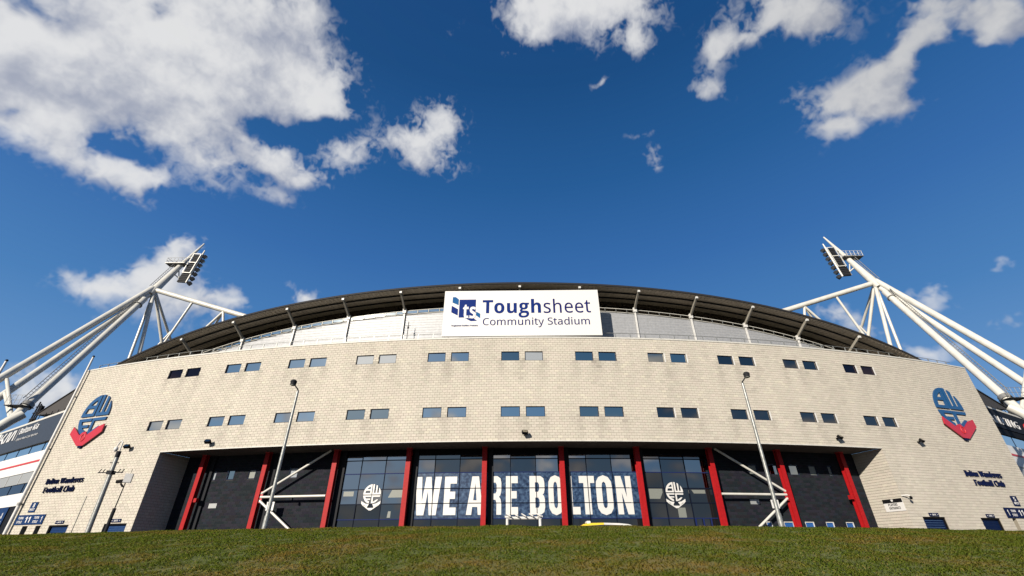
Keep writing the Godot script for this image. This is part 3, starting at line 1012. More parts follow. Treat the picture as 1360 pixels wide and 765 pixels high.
func side_stand(s: int) -> void:
	var f := side_frame(s)
	var b := thing("side_stand", "white corner stand with slate fascia and red stripe left of the cream wall" if s < 0 else "white corner stand with black fascia and red stripe right of the cream wall", "stadium", "corner stands beside the main front", f)
	var x0 := 12.0; var x1 := 88.0
	var mid := s * (x0 + x1) / 2; var w := x1 - x0
	var bands := [["base_wall", -0.3, 5.5, M.charcoal, 0.0], ["white_panel", 5.5, 7.03, M.panel_white, 0.05], ["louvre_band", 8.33, 9.72, M.louvre, -0.05], ["white_panel", 9.72, 12.42, M.panel_white, 0.05], ["coping", 17.46, 17.76, M.coping, 0.14]]
	if s > 0:
		bands = [["base_wall", -0.3, 5.5, M.charcoal, 0.0], ["white_panel", 5.5, 7.03, M.panel_white, 0.05], ["louvre_band", 8.33, 9.83, M.louvre, -0.05], ["white_panel", 9.83, 12.65, M.panel_white, 0.05], ["window_head", 14.22, 15.1, M.black, 0.0], ["coping", 17.8, 18.05, M.coping, 0.14]]
	for q in bands:
		var m := Mb.new()
		m.box(Transform3D(Basis(), Vector3(mid, (q[1] + q[2]) / 2, q[4] - 0.5)), Vector3(w, q[2] - q[1], 1.0))
		part(q[0], m, q[3], b)
	var fa := Mb.new()
	var f0 := 13.7 if s < 0 else 15.1; var f1 := 17.46 if s < 0 else 17.8
	fa.box(Transform3D(Basis(), Vector3(mid, (f0 + f1) / 2, -0.45)), Vector3(w, f1 - f0, 1.1))
	part("fascia", fa, M.slate if s < 0 else M.charcoal, b)
	var st := Mb.new()
	st.box(Transform3D(Basis(), Vector3(mid, 11.06 if s < 0 else 11.35, 0.07)), Vector3(w, 0.26, 0.06))
	part("red_stripe", st, M.red_dull, b)
	for row in 2:
		var y0 := (12.42 if s < 0 else 12.65) if row == 0 else 7.03
		var y1 := (13.7 if s < 0 else 14.22) if row == 0 else 8.33
		var x := 17.5
		while x < 66.0:
			var m := Mb.new()
			for e in [0.0, 5.0]:
				m.box(Transform3D(Basis(), Vector3(s * (x + e), (y0 + y1) / 2, -0.165)), Vector3(0.07, y1 - y0, 0.05))
			m.box(Transform3D(Basis(), Vector3(s * (x + 2.5), y0 + 0.05, -0.165)), Vector3(4.9, 0.06, 0.05))
			var fr := part("window", m, M.window_frame, b)
			var g := Mb.new()
			g.box(Transform3D(Basis(), Vector3(s * (x + 2.5), (y0 + y1) / 2, -0.2)), Vector3(4.94, y1 - y0, 0.04))
			part("pane", g, (M.glass_sky if row == 0 else M.glass_black), fr)
			x += 5.0
	for k in 15:
		var jl := Mb.new()
		jl.box(Transform3D(Basis(), Vector3(s * (15.0 + k * 5.0), 9.0, -0.03)), Vector3(0.1, 1.3, 0.06))
		part("louvre_mullion", jl, M.white_paint, b)
	# roof of the corner stand rising behind its fascia
	var rf := Mb.new()
	var poly := PackedVector2Array([Vector2(s * 39.5, 20.15), Vector2(s * 20.0, 23.15), Vector2(s * 20.0, 22.75), Vector2(s * 33.0, 20.75), Vector2(s * 20.0, 18.0), Vector2(s * 27.0, 18.6)])
	poly = PackedVector2Array([Vector2(s * 39.5, 20.1), Vector2(s * 20.0, 23.2), Vector2(s * 20.0, 17.9), Vector2(s * 29.0, 19.0)])
	rf.prism(poly, Transform3D(), -9.5, -1.5)
	var rp := part("roof", rf, M.brown_steel, b)
	var fe := Mb.new()
	fe.bar(Vector3(s * 39.7, 20.2, -1.45), Vector3(s * 20.0, 23.3, -1.45), 0.12, 8)
	part("fascia_edge", fe, M.roof_edge, rp)
	for k in 6:
		var m := Mb.new()
		var x := 24.0 + k * 2.6
		m.bar(Vector3(s * x, 17.7, -1.3), Vector3(s * (x - 0.5), 19.2 + 0.12 * k, -1.3), 0.05, 6)
		part("roof_prop", m, M.dark_steel, b)
	# the dark steel frame and the railed platform on the roof edge
	var fr2 := thing("gantry_frame", "dark steel equipment frame standing on the %s corner stand's roof edge" % ("left" if s < 0 else "right"), "frame", "equipment frames on the corner stands", f)
	var fx := s * 40.5
	for k in 3:
		var m := Mb.new()
		m.bar(Vector3(fx + (k - 1) * 1.1, 17.7, -1.5), Vector3(fx + (k - 1) * 1.1 - s * 0.6, 22.6 - 0.5 * k, -1.5), 0.11, 8)
		part("post", m, M.dark_steel, fr2)
	for k in 4:
		var m := Mb.new()
		m.box(Transform3D(Basis(Vector3(0, 0, 1), 0.05 * s), Vector3(fx, 18.6 + k * 1.05, -1.5)), Vector3(2.7, 0.16, 0.2))
		part("crossbar", m, M.dark_steel, fr2)
	for q in [[-0.7, 21.2, 1.0], [0.5, 19.5, 0.7]]:
		var eq := Mb.new()
		eq.box(Transform3D(Basis(), Vector3(fx + s * q[0], q[1], -1.7)), Vector3(0.95, q[2], 0.5))
		part("equipment_box", eq, M.black, fr2)

# ---------------------------------------------------------------- floodlight masts
func mast(s: int) -> void:
	var N := Vector3(61.75 * s, 39.4, -26); var T := Vector3(60.85 * s, 52.85, -31)
	var b := thing("floodlight_mast", "white raking tubular floodlight mast over the %s end of the stand" % ("left" if s < 0 else "right"), "floodlight mast", "floodlight masts at the stadium corners")
	var m := Mb.new()
	var at := func(y: float) -> Vector3: return N.lerp(T, (y - N.y) / (T.y - N.y))
	m.tube([N + (N - T).normalized() * 1.2, N, N.lerp(T, 0.5), T], [0.6, 0.66, 0.42, 0.12], 16)
	part("mast_tube", m, M.white_steel, b)
	var J := Vector3(58.35 * s, 13.5, -12)
	var A := Vector3(64.4 * s, 19.5, -14); var B := Vector3(63.2 * s, 17.5, -14)
	var feet := [[N + Vector3(0.1 * s, 0.2, 0.3), A + (A - N) * 0.95, 0.45], [N + Vector3(0.05 * s, -1.4, 0.6), B + (B - N) * 0.75, 0.41], [N.lerp(J, 0.10), J, 0.45]]
	for q in feet:
		var l := Mb.new()
		l.tube([q[0], q[1]], [q[2], q[2]], 16)
		part("leg", l, M.white_steel, b)
	var pier := Mb.new()
	pier.tube([J + Vector3(-0.5 * s, 0.9, -0.6), J, Vector3(61.5 * s, 7.0, -9.0), Vector3(65.5 * s, -0.2, -5.0)], [0.5, 0.55, 0.55, 0.55], 16)
	part("foot_tube", pier, M.white_steel, b)
	for q in [[J + Vector3(0, 0.3, 0), Vector3(63.9 * s, 19.2, -13.9)], [J + Vector3(0.1 * s, 0.3, 0.1), Vector3(63.0 * s, 17.4, -13.8)]]:
		var l := Mb.new()
		l.bar(q[0], q[1], 0.2, 12)
		part("link_tube", l, M.white_steel, b)
	var dj := (N - J).normalized()
	for q in [[J + dj * 2.2, J + dj * 2.7, 0.62], [N.lerp(J, 0.16), N.lerp(J, 0.165), 0.6]]:
		var col := Mb.new()
		col.bar(q[0], q[1], q[2], 16)
		part("collar", col, M.grey_steel, b)
	# struts fanned out from the node
	var low := [[Vector3(60.7 * s, 26.4, -26), 0.21], [Vector3(57.6 * s, 26.6, -24), 0.27], [Vector3(59.9 * s, 31.0, -30), 0.24], [Vector3(61.6 * s, 33.6, -33), 0.22]]
	for q in low:
		var e: Vector3 = N + (q[0] - N) * (1.7 if q[0].y < 28 else 2.4)
		var l := Mb.new()
		l.bar(N + (q[0] - N).normalized() * 0.4, e, q[1], 12)
		part("strut", l, M.white_steel, b)
	var R := Vector3(42.6 * s, 33.5, -26)
	var rb := Mb.new()
	var far_r := N + (R - N) * 1.5
	rb.tube([N, far_r], [0.42, 0.42], 14)
	part("roof_boom", rb, M.white_steel, b)
	for q in [[Vector3(54.3 * s, 36.7, -26), Vector3(57.5 * s, 26.0, -26.5), 0.19], [Vector3(48.4 * s, 34.95, -26), Vector3(54.8 * s, 27.0, -27), 0.2], [Vector3(48.4 * s, 34.95, -26), Vector3(52.5 * s, 29.0, -29), 0.17], [Vector3(48.4 * s, 34.95, -26), Vector3(46.8 * s, 30.0, -26), 0.2], [Vector3(61.0 * s, 34.2, -32), Vector3(64.0 * s, 28.0, -32), 0.16]]:
		var l := Mb.new()
		l.bar(q[0], q[1], q[2], 10)
		part("hanger", l, M.white_steel, b)
	# ladders along the leg and the mast
	for q in [[J + dj * 2.5 + Vector3(0.35 * s, 0.62, 0.2), N.lerp(J, 0.12) + Vector3(0.35 * s, 0.62, 0.2)], [N + Vector3(0.75 * s, 0.5, 0.1), at.call(46.2) + Vector3(0.75 * s, 0.5, 0.1)]]:
		var l := Mb.new()
		var off := Vector3(0, 0.05, 0.38)
		l.bar(q[0], q[1], 0.05, 6); l.bar(q[0] + off, q[1] + off, 0.05, 6)
		var len_: float = q[0].distance_to(q[1])
		var k := 0.3
		while k < len_:
			var c: Vector3 = q[0].lerp(q[1], k / len_)
			l.bar(c, c + off, 0.025, 5); k += 0.45
		part("ladder", l, M.grey_steel, b)
	# lamp rig on the pitch side of the mast head
	var rig := Node3D.new()
	put(rig, b, "lamp_rig")
	var si0 := Vector3(58.75 * s, 42.1, -28.2); var si1 := Vector3(58.1 * s, 49.5, -28.6)
	var so0 := Vector3(60.55 * s, 42.4, -28.2); var so1 := Vector3(59.5 * s, 48.6, -28.6)
	for q in [[si0, si1, 0.15, 0.19], [so0.lerp(si0, 0.05), so1.lerp(si1, 0.05), 0.07, 0.07]]:
		var l := Mb.new()
		l.tube([q[0], q[0].lerp(q[1], 0.8), q[1]], [q[2], q[3], q[2] * 0.7], 10)
		part("stringer", l, M.white_steel, rig)
	var along := (si1 - si0).normalized()
	var across := (so0 - si0).normalized()
	across = (across - along * across.dot(along)).normalized()
	var face := across.cross(along).normalized()
	if face.z < 0: face = -face
	for k in 3:   # lamp trays between the stringers, the upper two in white frames
		var t0: float = [0.0, 0.30, 0.64][k]; var t1: float = [0.27, 0.61, 0.90][k]
		var a := si0.lerp(si1, t0); var c := so0.lerp(so1, t0); var e := si0.lerp(si1, t1); var g := so0.lerp(so1, t1)
		var center := (a + c + e + g) * 0.25
		var wd := (a - c).length() - 0.35; var ht := (e - a).length() * 0.95
		var fr := Transform3D(Basis(across, along, across.cross(along)), center)
		var tray := Node3D.new()
		put(tray, rig, "lamp_tray")
		tray.transform = fr
		var pn := Mb.new()
		pn.box(Transform3D(Basis(), Vector3(0, 0, 0)), Vector3(wd, ht, 0.3))
		for j in 5:
			pn.box(Transform3D(Basis(), Vector3(0, (j - 2) * ht / 5.0, 0.19)), Vector3(wd * 0.96, 0.05, 0.08)); pn.box(Transform3D(Basis(), Vector3(0, (j - 2) * ht / 5.0 + 0.1, -0.19)), Vector3(wd * 0.96, 0.05, 0.08))
		part("housing", pn, M.dark_steel, tray)
		if k > 0:
			var wf := Mb.new()
			for z in [-0.3, 0.3]:
				for e2 in [-1, 1]:
					wf.box(Transform3D(Basis(), Vector3(e2 * (wd / 2 + 0.06), 0, z)), Vector3(0.12, ht + 0.24, 0.1))
					wf.box(Transform3D(Basis(), Vector3(0, e2 * (ht / 2 + 0.06), z)), Vector3(wd, 0.12, 0.1))
			part("frame", wf, M.white_steel, tray)
	for k in 7:   # the floodlights along the pitch side
		var p := si0.lerp(si1, 0.02 + k * 0.135)
		var lamp := Node3D.new()
		put(lamp, rig, "floodlight")
		lamp.transform = Transform3D(Basis.from_euler(Vector3(deg_to_rad(-35.0), deg_to_rad(60.0) * s, 0)), p + Vector3(-0.38 * s, -0.05, -0.35))
		var hs := Mb.new()
		hs.prism(chamfer(0.62, 0.66, 0.1), Transform3D(), -0.28, 0.2)
		hs.prism(chamfer(0.36, 0.36, 0.08), Transform3D(), 0.2, 0.4)
		part("housing", hs, M.dark_steel, lamp)
		var ln := Mb.new()
		ln.prism(chamfer(0.54, 0.58, 0.1), Transform3D(), -0.31, -0.285)
		part("lens", ln, M.glass_dark, lamp)
	var q0: Vector3 = at.call(46.4); var q1: Vector3 = at.call(43.9)
	for q in [[q0, so0.lerp(so1, 0.62)], [q0, si0.lerp(si1, 0.55)], [q1, so0.lerp(so1, 0.12)], [q0.lerp(q1, 0.35), so0.lerp(so1, 0.12)], [at.call(48.2), so1 - Vector3(0, 0.3, 0)]]:
		var arms := Mb.new()
		arms.bar(q[0], q[1], 0.10, 8)
		part("rig_arm", arms, M.white_steel, b)
	# railed service platform
	var pl := Mb.new()
	var c0 := q0 + Vector3(0.45 * s, -0.3, 0.3)
	pl.box(Transform3D(Basis(), c0 + Vector3(0.15 * s, 0, 0)), Vector3(3.6, 0.1, 1.5))
	part("platform", pl, M.grey_steel, b)
	var pr := Mb.new()
	for h in [0.55, 1.1]:
		var o := c0 + Vector3(0, h, 0)
		var p0 := o + Vector3(-1.6 * s, 0, 0.7); var p1 := o + Vector3(1.85 * s, 0, 0.7); var p2 := o + Vector3(1.85 * s, 0, -0.7); var p3 := o + Vector3(-1.6 * s, 0, -0.7)
		pr.bar(p0, p1, 0.035, 6); pr.bar(p1, p2, 0.035, 6); pr.bar(p2, p3, 0.035, 6)
	for k in 6:
		var o := c0 + Vector3((k * 0.69 - 1.6) * s, 0, 0)
		pr.bar(o + Vector3(0, 0, 0.7), o + Vector3(0, 1.1, 0.7), 0.035, 6); pr.bar(o + Vector3(0, 0, -0.7), o + Vector3(0, 1.1, -0.7), 0.035, 6)
	part("platform_rail", pr, M.white_steel if s > 0 else M.grey_steel, b)
	# platform round the foot of the leg
	var fp := Mb.new()
	var fc := J + dj * 2.0
	fp.box(Transform3D(Basis(), fc + Vector3(0.5 * s, 0.1, 0.2)), Vector3(2.2, 0.08, 1.5))
	part("foot_platform", fp, M.dark_steel, b)
	var fr := Mb.new()
	for k in 5:
		var o := fc + Vector3((k * 0.55 - 0.6) * s, 0.1, 0.95)
		fr.bar(o, o + Vector3(0, 1.2, 0), 0.025, 6)
	for h in [0.6, 1.2]:
		fr.bar(fc + Vector3(-0.6 * s, h + 0.1, 0.95), fc + Vector3(1.6 * s, h + 0.1, 0.95), 0.025, 6)
	part("foot_platform_rail", fr, M.grey_steel, b)

# ---------------------------------------------------------------- lettering
func font(bold: bool, serif := false) -> SystemFont:
	var f := SystemFont.new()
	f.font_names = PackedStringArray(["Droid Serif" if serif else "Droid Sans"])
	f.font_weight = 700 if bold else 400
	return f

# one line: left and right edge, baseline and capital height, on the local plane z
func words(called: String, s: String, f: Font, x0: float, x1: float, y0: float, cap: float, z: float, depth: float, m: Material, parent: Node, at := Transform3D()) -> void:
	var ref := TextMesh.new()
	ref.font = f; ref.font_size = 64; ref.pixel_size = 0.01; ref.text = "T"; ref.depth = 0.01
	var rb := ref.get_aabb()
	var t := TextMesh.new()
	t.font = f; t.font_size = 64; t.pixel_size = 0.01; t.text = s; t.depth = 1.0; t.curve_step = 1.0
	t.horizontal_alignment = HORIZONTAL_ALIGNMENT_LEFT
	var bb := t.get_aabb()
	var sx := (x1 - x0) / bb.size.x; var sy := cap / rb.size.y
	var o := inst(called, t, m, parent)
	o.transform = at * Transform3D(Basis.from_scale(Vector3(sx, sy, depth)), Vector3(x0 - bb.position.x * sx, y0 - rb.position.y * sy, z + depth * 0.5))

const GLYPH := {
	"W": [[[0, 1], [0.24, 1], [0.3, 0.34], [0.4, 1], [0.6, 1], [0.7, 0.34], [0.76, 1], [1, 1], [0.86, 0], [0.6, 0], [0.5, 0.62], [0.4, 0], [0.14, 0]]],
	"E": [[[0, 0], [1, 0], [1, 0.19], [0.47, 0.19], [0.47, 0.41], [0.9, 0.41], [0.9, 0.6], [0.47, 0.6], [0.47, 0.81], [1, 0.81], [1, 1], [0, 1]]],
	"A": [[[0, 0], [0.31, 0], [0.35, 0.2], [0.5, 0.2], [0.5, 0.37], [0.4, 0.37], [0.5, 0.82], [0.5, 1], [0.3, 1]], [[1, 0], [0.69, 0], [0.65, 0.2], [0.5, 0.2], [0.5, 0.37], [0.6, 0.37], [0.5, 0.82], [0.5, 1], [0.7, 1]]],
	"R": [[[0, 0], [0.36, 0], [0.36, 1], [0, 1]], [[0.36, 1], [0.7, 1], [0.93, 0.94], [1, 0.82], [1, 0.62], [0.93, 0.5], [0.82, 0.46], [0.95, 0.39], [1, 0.27], [1, 0], [0.64, 0], [0.64, 0.3], [0.56, 0.38], [0.36, 0.38], [0.36, 0.54], [0.56, 0.54], [0.64, 0.6], [0.64, 0.77], [0.56, 0.83], [0.36, 0.83]]],
	"B": [[[0, 0], [0.36, 0], [0.36, 1], [0, 1]], [[0.36, 1], [0.74, 1], [0.94, 0.94], [1, 0.82], [1, 0.64], [0.94, 0.54], [0.85, 0.51], [0.95, 0.47], [1, 0.38], [1, 0.18], [0.93, 0.06], [0.72, 0], [0.36, 0], [0.36, 0.17], [0.56, 0.17], [0.64, 0.23], [0.64, 0.37], [0.56, 0.43], [0.36, 0.43], [0.36, 0.58], [0.56, 0.58], [0.64, 0.64], [0.64, 0.77], [0.56, 0.83], [0.36, 0.83]]],
	"O": [[[0.5, 1.02], [0.8, 0.97], [0.97, 0.85], [1, 0.7], [1, 0.3], [0.97, 0.15], [0.8, 0.03], [0.5, -0.02], [0.5, 0.15], [0.6, 0.19], [0.64, 0.28], [0.64, 0.72], [0.6, 0.81], [0.5, 0.85]], [[0.5, 1.02], [0.2, 0.97], [0.03, 0.85], [0, 0.7], [0, 0.3], [0.03, 0.15], [0.2, 0.03], [0.5, -0.02], [0.5, 0.15], [0.4, 0.19], [0.36, 0.28], [0.36, 0.72], [0.4, 0.81], [0.5, 0.85]]],
	"L": [[[0, 0], [1, 0], [1, 0.19], [0.45, 0.19], [0.45, 1], [0, 1]]],
	"T": [[[0.28, 0], [0.72, 0], [0.72, 0.81], [1, 0.81], [1, 1], [0, 1], [0, 0.81], [0.28, 0.81]]],
	"N": [[[0, 0], [0.35, 0], [0.35, 0.56], [0.62, 0], [1, 0], [1, 1], [0.65, 1], [0.65, 0.44], [0.38, 1], [0, 1]]],
}

func poly(a: Array, sx: float, sy: float, ox := 0.0, oy := 0.0) -> PackedVector2Array:
	var p := PackedVector2Array()
	for q in a:
		p.append(Vector2(q[0] * sx + ox, q[1] * sy + oy))
	return p

func disc(r: float, n := 48) -> PackedVector2Array:
	var p := PackedVector2Array()
	for k in n:
		p.append(Vector2(cos(TAU * k / n), sin(TAU * k / n)) * r)
	return p

# the club emblem: a round monogram of four letters over a folded ribbon. Pieces as lists of polygons in a unit circle.
func emblem_letters() -> Array:
	var full := disc(1.0); var inner := disc(0.79)
	var out := []
	var cut := func(r: PackedVector2Array, c: PackedVector2Array) -> void:
		for p in Geometry2D.intersect_polygons(r, c):
			if not Geometry2D.is_polygon_clockwise(p): out.append(p)
	var rim := func(r: PackedVector2Array) -> void:
		for p in Geometry2D.intersect_polygons(r, full):
			for q in Geometry2D.clip_polygons(p, inner):
				if not Geometry2D.is_polygon_clockwise(q): out.append(q)
	# upper left letter
	cut.call(rect(-0.23, -0.06, -0.06, 1.1), full)
	rim.call(rect(-1.1, -0.23, -0.06, 1.1))
	cut.call(rect(-1.0, -0.23, 0.34, 0.49), inner)
	cut.call(rect(-1.0, -0.23, -0.06, 0.09), inner)
	# upper right letter: three strokes on a common foot
	cut.call(rect(0.03, 1.1, -0.06, 0.10), full)
	cut.call(rect(0.03, 0.21, 0.10, 1.1), full)
	cut.call(rect(0.40, 0.57, 0.10, 1.1), full)
	cut.call(rect(0.76, 1.1, 0.10, 0.64), full)
	# lower left letter
	cut.call(rect(-1.1, -0.05, -0.30, -0.16), full)
	rim.call(rect(-1.1, -0.23, -1.1, -0.30))
	cut.call(rect(-1.0, -0.12, -0.60, -0.47), inner)
	# lower right letter
	cut.call(rect(0.02, 1.1, -0.30, -0.16), full)
	cut.call(rect(0.02, 0.19, -0.95, -0.30), full)
	cut.call(PackedVector2Array([Vector2(0.19, -0.95), Vector2(0.5, -0.86), Vector2(0.8, -0.6), Vector2(0.66, -0.56), Vector2(0.19, -0.82)]), full)
	return out

const RIBBON := [[-1.05, -0.52], [-1.13, -0.86], [-0.22, -1.46], [0.22, -1.47], [1.18, -0.88], [1.17, -0.52], [0.78, -0.62], [0.2, -0.98], [0.0, -0.80], [-0.2, -0.84], [-0.36, -0.97]]

func wall_emblem(th: float, h: float, label: String) -> void:
	var t := arc(th, h, 0.0)
	var b := thing("club_emblem", label, "emblem", "raised club emblems on the cream wall", t)
	var r := 2.02
	for p in emblem_letters():
		var q := PackedVector2Array()
		for v in p: q.append(Vector2(v.x * r, v.y * r * 1.06))
		var m := Mb.new()
		m.prism(q, Transform3D(), 0.01, 0.13)
		part("monogram_piece", m, M.crest_blue, b)
	var m := Mb.new()
	m.prism(poly(RIBBON, r, r * 1.06), Transform3D(), 0.135, 0.24)
	part("ribbon", m, M.crest_red, b)
	var k := Mb.new()
	k.prism(poly([[-0.16, -1.43], [0.16, -1.44], [0.1, -1.56], [-0.1, -1.56]], r, r * 1.06), Transform3D(), 0.01, 0.2)
	part("ribbon_foot", k, M.navy_letter, b)
	var rg := Mb.new()
	var pts := []; var rr := []
	for j in 17:
		var a := TAU * j / 16
		pts.append(Vector3(cos(a) * 0.28, -2.33 + sin(a) * 0.34, 0.25)); rr.append(0.05)
	rg.tube(pts, rr, 6)
	part("ribbon_ring", rg, M.red_dull, b)

func window_emblem(th: float, h: float, label: String) -> void:
	var b := thing("window_emblem", label, "emblem", "white window emblems on the hall glazing", arc(th, h, 3.235))
	var r := 0.80
	for p in emblem_letters():
		var q := PackedVector2Array()
		for v in p: q.append(Vector2(v.x * r, v.y * r * 1.0))
		var m := Mb.new()
		m.prism(q, Transform3D(), 0.0, 0.006)
		part("monogram_piece", m, M.banner_white, b)
	for a in [[[-1.1, -0.72], [-1.08, -1.02], [-0.4, -1.36], [-0.2, -1.05], [-0.62, -0.98]], [[1.1, -0.72], [1.08, -1.02], [0.4, -1.36], [0.2, -1.05], [0.62, -0.98]], [[-1.0, -1.1], [-0.12, -1.66], [0.12, -1.66], [1.0, -1.1], [0.72, -1.1], [0.3, -1.42], [-0.3, -1.42], [-0.72, -1.1]]]:
		var m := Mb.new()
		m.prism(poly(a, r, r), Transform3D(), 0.0065, 0.0105)
		part("ribbon", m, M.banner_white, b)

func board(called: String, t: Transform3D, w: float, h: float, d: float, m: Material, parent: Node) -> void:
	var mb := Mb.new()
	mb.prism(chamfer(w, h, 0.015), t, 0.0, d)
	part(called, mb, m, parent)

func signs() -> void:
	# the big white name board over the parapet
	var sb := thing("name_board", "large white board with blue name of the stadium above the parapet", "sign", "", Transform3D(Basis(), Vector3(1.19, 20.85, -0.3)))
	board("panel", Transform3D(), 15.75, 5.12, 0.22, M.white_sign, sb)
	for s in [-1, 1]:
		var fr := Mb.new()
		fr.box(Transform3D(Basis(), Vector3(s * 5.0, -0.6, -0.16)), Vector3(0.25, 5.2, 0.28))
		part("support", fr, M.dark_steel, sb)
	var o := Vector2(-1.19, -20.85)
	words("bold_lettering", "Tough", font(true), -2.76 + o.x, 3.15 + o.x, 20.80 + o.y, 1.50, 0.224, 0.02, M.sign_blue, sb)
	words("light_lettering", "sheet", font(false), 3.42 + o.x, 8.17 + o.x, 20.78 + o.y, 1.50, 0.224, 0.02, M.sign_violet, sb)
	words("light_lettering", "Community Stadium", font(false), -2.68 + o.x, 7.95 + o.x, 19.46 + o.y, 0.78, 0.224, 0.02, M.sign_violet, sb)
	words("small_lettering", "Toughsheet Builders Products", font(true), -5.82 + o.x, -3.16 + o.x, 19.36 + o.y, 0.17, 0.224, 0.02, M.sign_violet, sb)
	var lg := func(a: Array, m: Material, z: float) -> void:
		var q := Mb.new()
		var p := PackedVector2Array()
		for v in a: p.append(Vector2(-5.93 + v[0] * 0.2135 / 40.0 * 1.0 + o.x, 22.72 - v[1] * 0.205 / 40.0 + o.y))
		q.prism(p, Transform3D(), z, z + 0.015)
		part("logo_piece", q, m, sb)
	lg.call([[15, 5], [75, 5], [135, 60], [135, 190], [15, 130]], M.sign_light_blue, 0.222)
	lg.call([[5, 200], [130, 280], [130, 420], [5, 350]], M.sign_blue, 0.222)
	lg.call([[150, 65], [465, 65], [465, 465], [150, 465]], M.sign_blue, 0.222)
	lg.call([[475, 335], [555, 385], [555, 485], [475, 420]], M.sign_light_blue, 0.222)
	lg.call([[270, 480], [430, 480], [500, 540], [380, 545]], M.sign_blue, 0.222)
	words("logo_letters", "ts", font(true), -5.93 + 225 * 0.00534 + o.x, -5.93 + 470 * 0.00534 + o.x, 22.72 - 475 * 0.00513 + o.y, 1.62, 0.239, 0.012, M.white_sign, sb)
	# window banner
	var wb := thing("window_banner", "blue printed banner with tall white letters across the entrance glazing", "banner")
	var p := Mb.new()
	sweep(p, -0.0605, 0.0805, 40, func(_t): return [Vector2(3.262, 2.60), Vector2(3.262, 6.27), Vector2(3.275, 6.27), Vector2(3.275, 2.60)])
	part("printed_film", p, M.banner_print, wb)
	for q in [["W", -0.0517, 2.35], ["E", -0.0375, 1.09], ["A", -0.0220, 1.50], ["R", -0.0098, 1.15], ["E", 0.0008, 1.06], ["B", 0.0165, 1.32], ["O", 0.0279, 1.26], ["L", 0.0387, 1.13], ["T", 0.0477, 1.37], ["O", 0.0584, 1.44], ["N", 0.0708, 1.41]]:
		var m := Mb.new()
		for g in GLYPH[q[0]]:
			m.prism(poly(g, q[2], 3.1, -q[2] / 2, 0.0), arc(q[1], 2.86, 3.255), 0.0, 0.012)
		part("letter", m, M.banner_white, wb)
	# glazing bars stand proud of the film
	for h in [3.78, 4.98]:
		var gb := Mb.new()
		sweep(gb, -0.0605, 0.0805, 40, func(_t): return [Vector2(3.215, h - 0.018), Vector2(3.215, h + 0.018), Vector2(3.245, h + 0.018), Vector2(3.245, h - 0.018)])
		part("glazing_bar", gb, M.mullion, wb)
	window_emblem(-0.0873, 4.62, "white club emblem on the glass left of the printed banner")
	window_emblem(0.1031, 4.68, "white club emblem on the glass right of the printed banner")
	wall_emblem(-0.3030, 12.62, "raised blue and red club emblem near the white wall pole")
	wall_emblem(0.3212, 12.95, "raised blue and red club emblem on the greyer right end wall")
	# raised club name
	for s in [-1, 1]:
		var th := -0.3035 if s < 0 else 0.3212
		var t := arc(th, 0, 0.0)
		var n := thing("wall_lettering", "raised navy club name on the cream wall beside the camera poles" if s < 0 else "raised navy club name right aligned on the right end wall", "lettering", "raised navy names on the cream wall", t)
		if s < 0:
			words("name_line", "Bolton Wanderers", font(false, true), -2.6, 2.7, 6.02, 0.50, 0.02, 0.09, M.navy_letter, n)
			words("name_line", "Football Club", font(false, true), -1.9 - 0.5, 1.95, 5.24, 0.50, 0.02, 0.09, M.navy_letter, n)
		else:
			words("name_line", "Bolton Wanderers", font(false, true), -2.6, 2.6, 6.20, 0.50, 0.02, 0.09, M.navy_letter, n)
			words("name_line", "Football Club", font(false, true), -1.85, 2.4, 5.40, 0.50, 0.02, 0.09, M.navy_letter, n)
	# entrance signs
	small_sign("gate_sign", -0.3224, 4.0, 0.95, 0.88, M.blue_sign, [["8", -0.1, 0.16, -0.02, 0.36], ["WEST", -0.36, 0.36, -0.3, 0.2]], "small blue sign with number eight above the turnstile board", "gate signs on the cream wall")
	small_sign("gate_sign", 0.3406, 4.15, 0.92, 0.88, M.navy_sign, [["5", -0.14, 0.14, -0.02, 0.36], ["WEST", -0.36, 0.36, -0.3, 0.2]], "small navy sign with number five above the right turnstile board", "gate signs on the cream wall")
	small_sign("turnstile_board", -0.3200, 2.92, 4.1, 0.84, M.blue_sign, [["TURN", -1.75, -1.0, 0.06, 0.2], ["STILE", -1.75, -1.0, -0.28, 0.2], ["11", -0.65, 0.1, -0.24, 0.5], ["TURN", 0.6, 1.3, 0.06, 0.2], ["STILE", 0.6, 1.3, -0.28, 0.2], ["1", 1.65, 1.8, -0.24, 0.5]], "long blue turnstile board beside the white wall pole", "turnstile boards")
	small_sign("turnstile_board", 0.3385, 3.1, 4.1, 0.86, M.navy_sign, [["1", -1.75, -1.6, -0.24, 0.5], ["TURN", -1.2, -0.5, 0.06, 0.2], ["STILE", -1.2, -0.5, -0.28, 0.2], ["11", -0.1, 0.6, -0.24, 0.5], ["TURN", 1.1, 1.8, 0.06, 0.2], ["STILE", 1.1, 1.8, -0.28, 0.2]], "long navy turnstile board at the right edge of the cream wall", "turnstile boards")
	var places := ["left of the camera poles", "behind the camera poles", "nearest the right recess corner", "nearest the right turnstile board"]
	var j := 0
	for q in [[-0.2897, 2.62], [-0.2423, 2.62], [0.2602, 2.80], [0.3083, 2.80]]:
		small_sign("door_sign", q[0], q[1], 1.1, 0.27, M.navy_sign, [["GATE", -0.22, 0.22, -0.07, 0.13], ["<", -0.48, -0.36, -0.07, 0.13], [">", 0.36, 0.48, -0.07, 0.13]], "narrow navy sign over the shutter door " + places[j], "narrow signs over the shutter doors")
		j += 1
	var ps := thing("entrance_sign", "white players entrance sign with a black header on the right side of the recess", "sign", "", Transform3D(arc(REC_R, 3.59, 0.98).basis * Basis(UPV, -PI / 2), arc(REC_R, 3.59, 0.98).origin))
	board("panel", Transform3D(), 1.84, 1.0, 0.05, M.white_sign, ps)
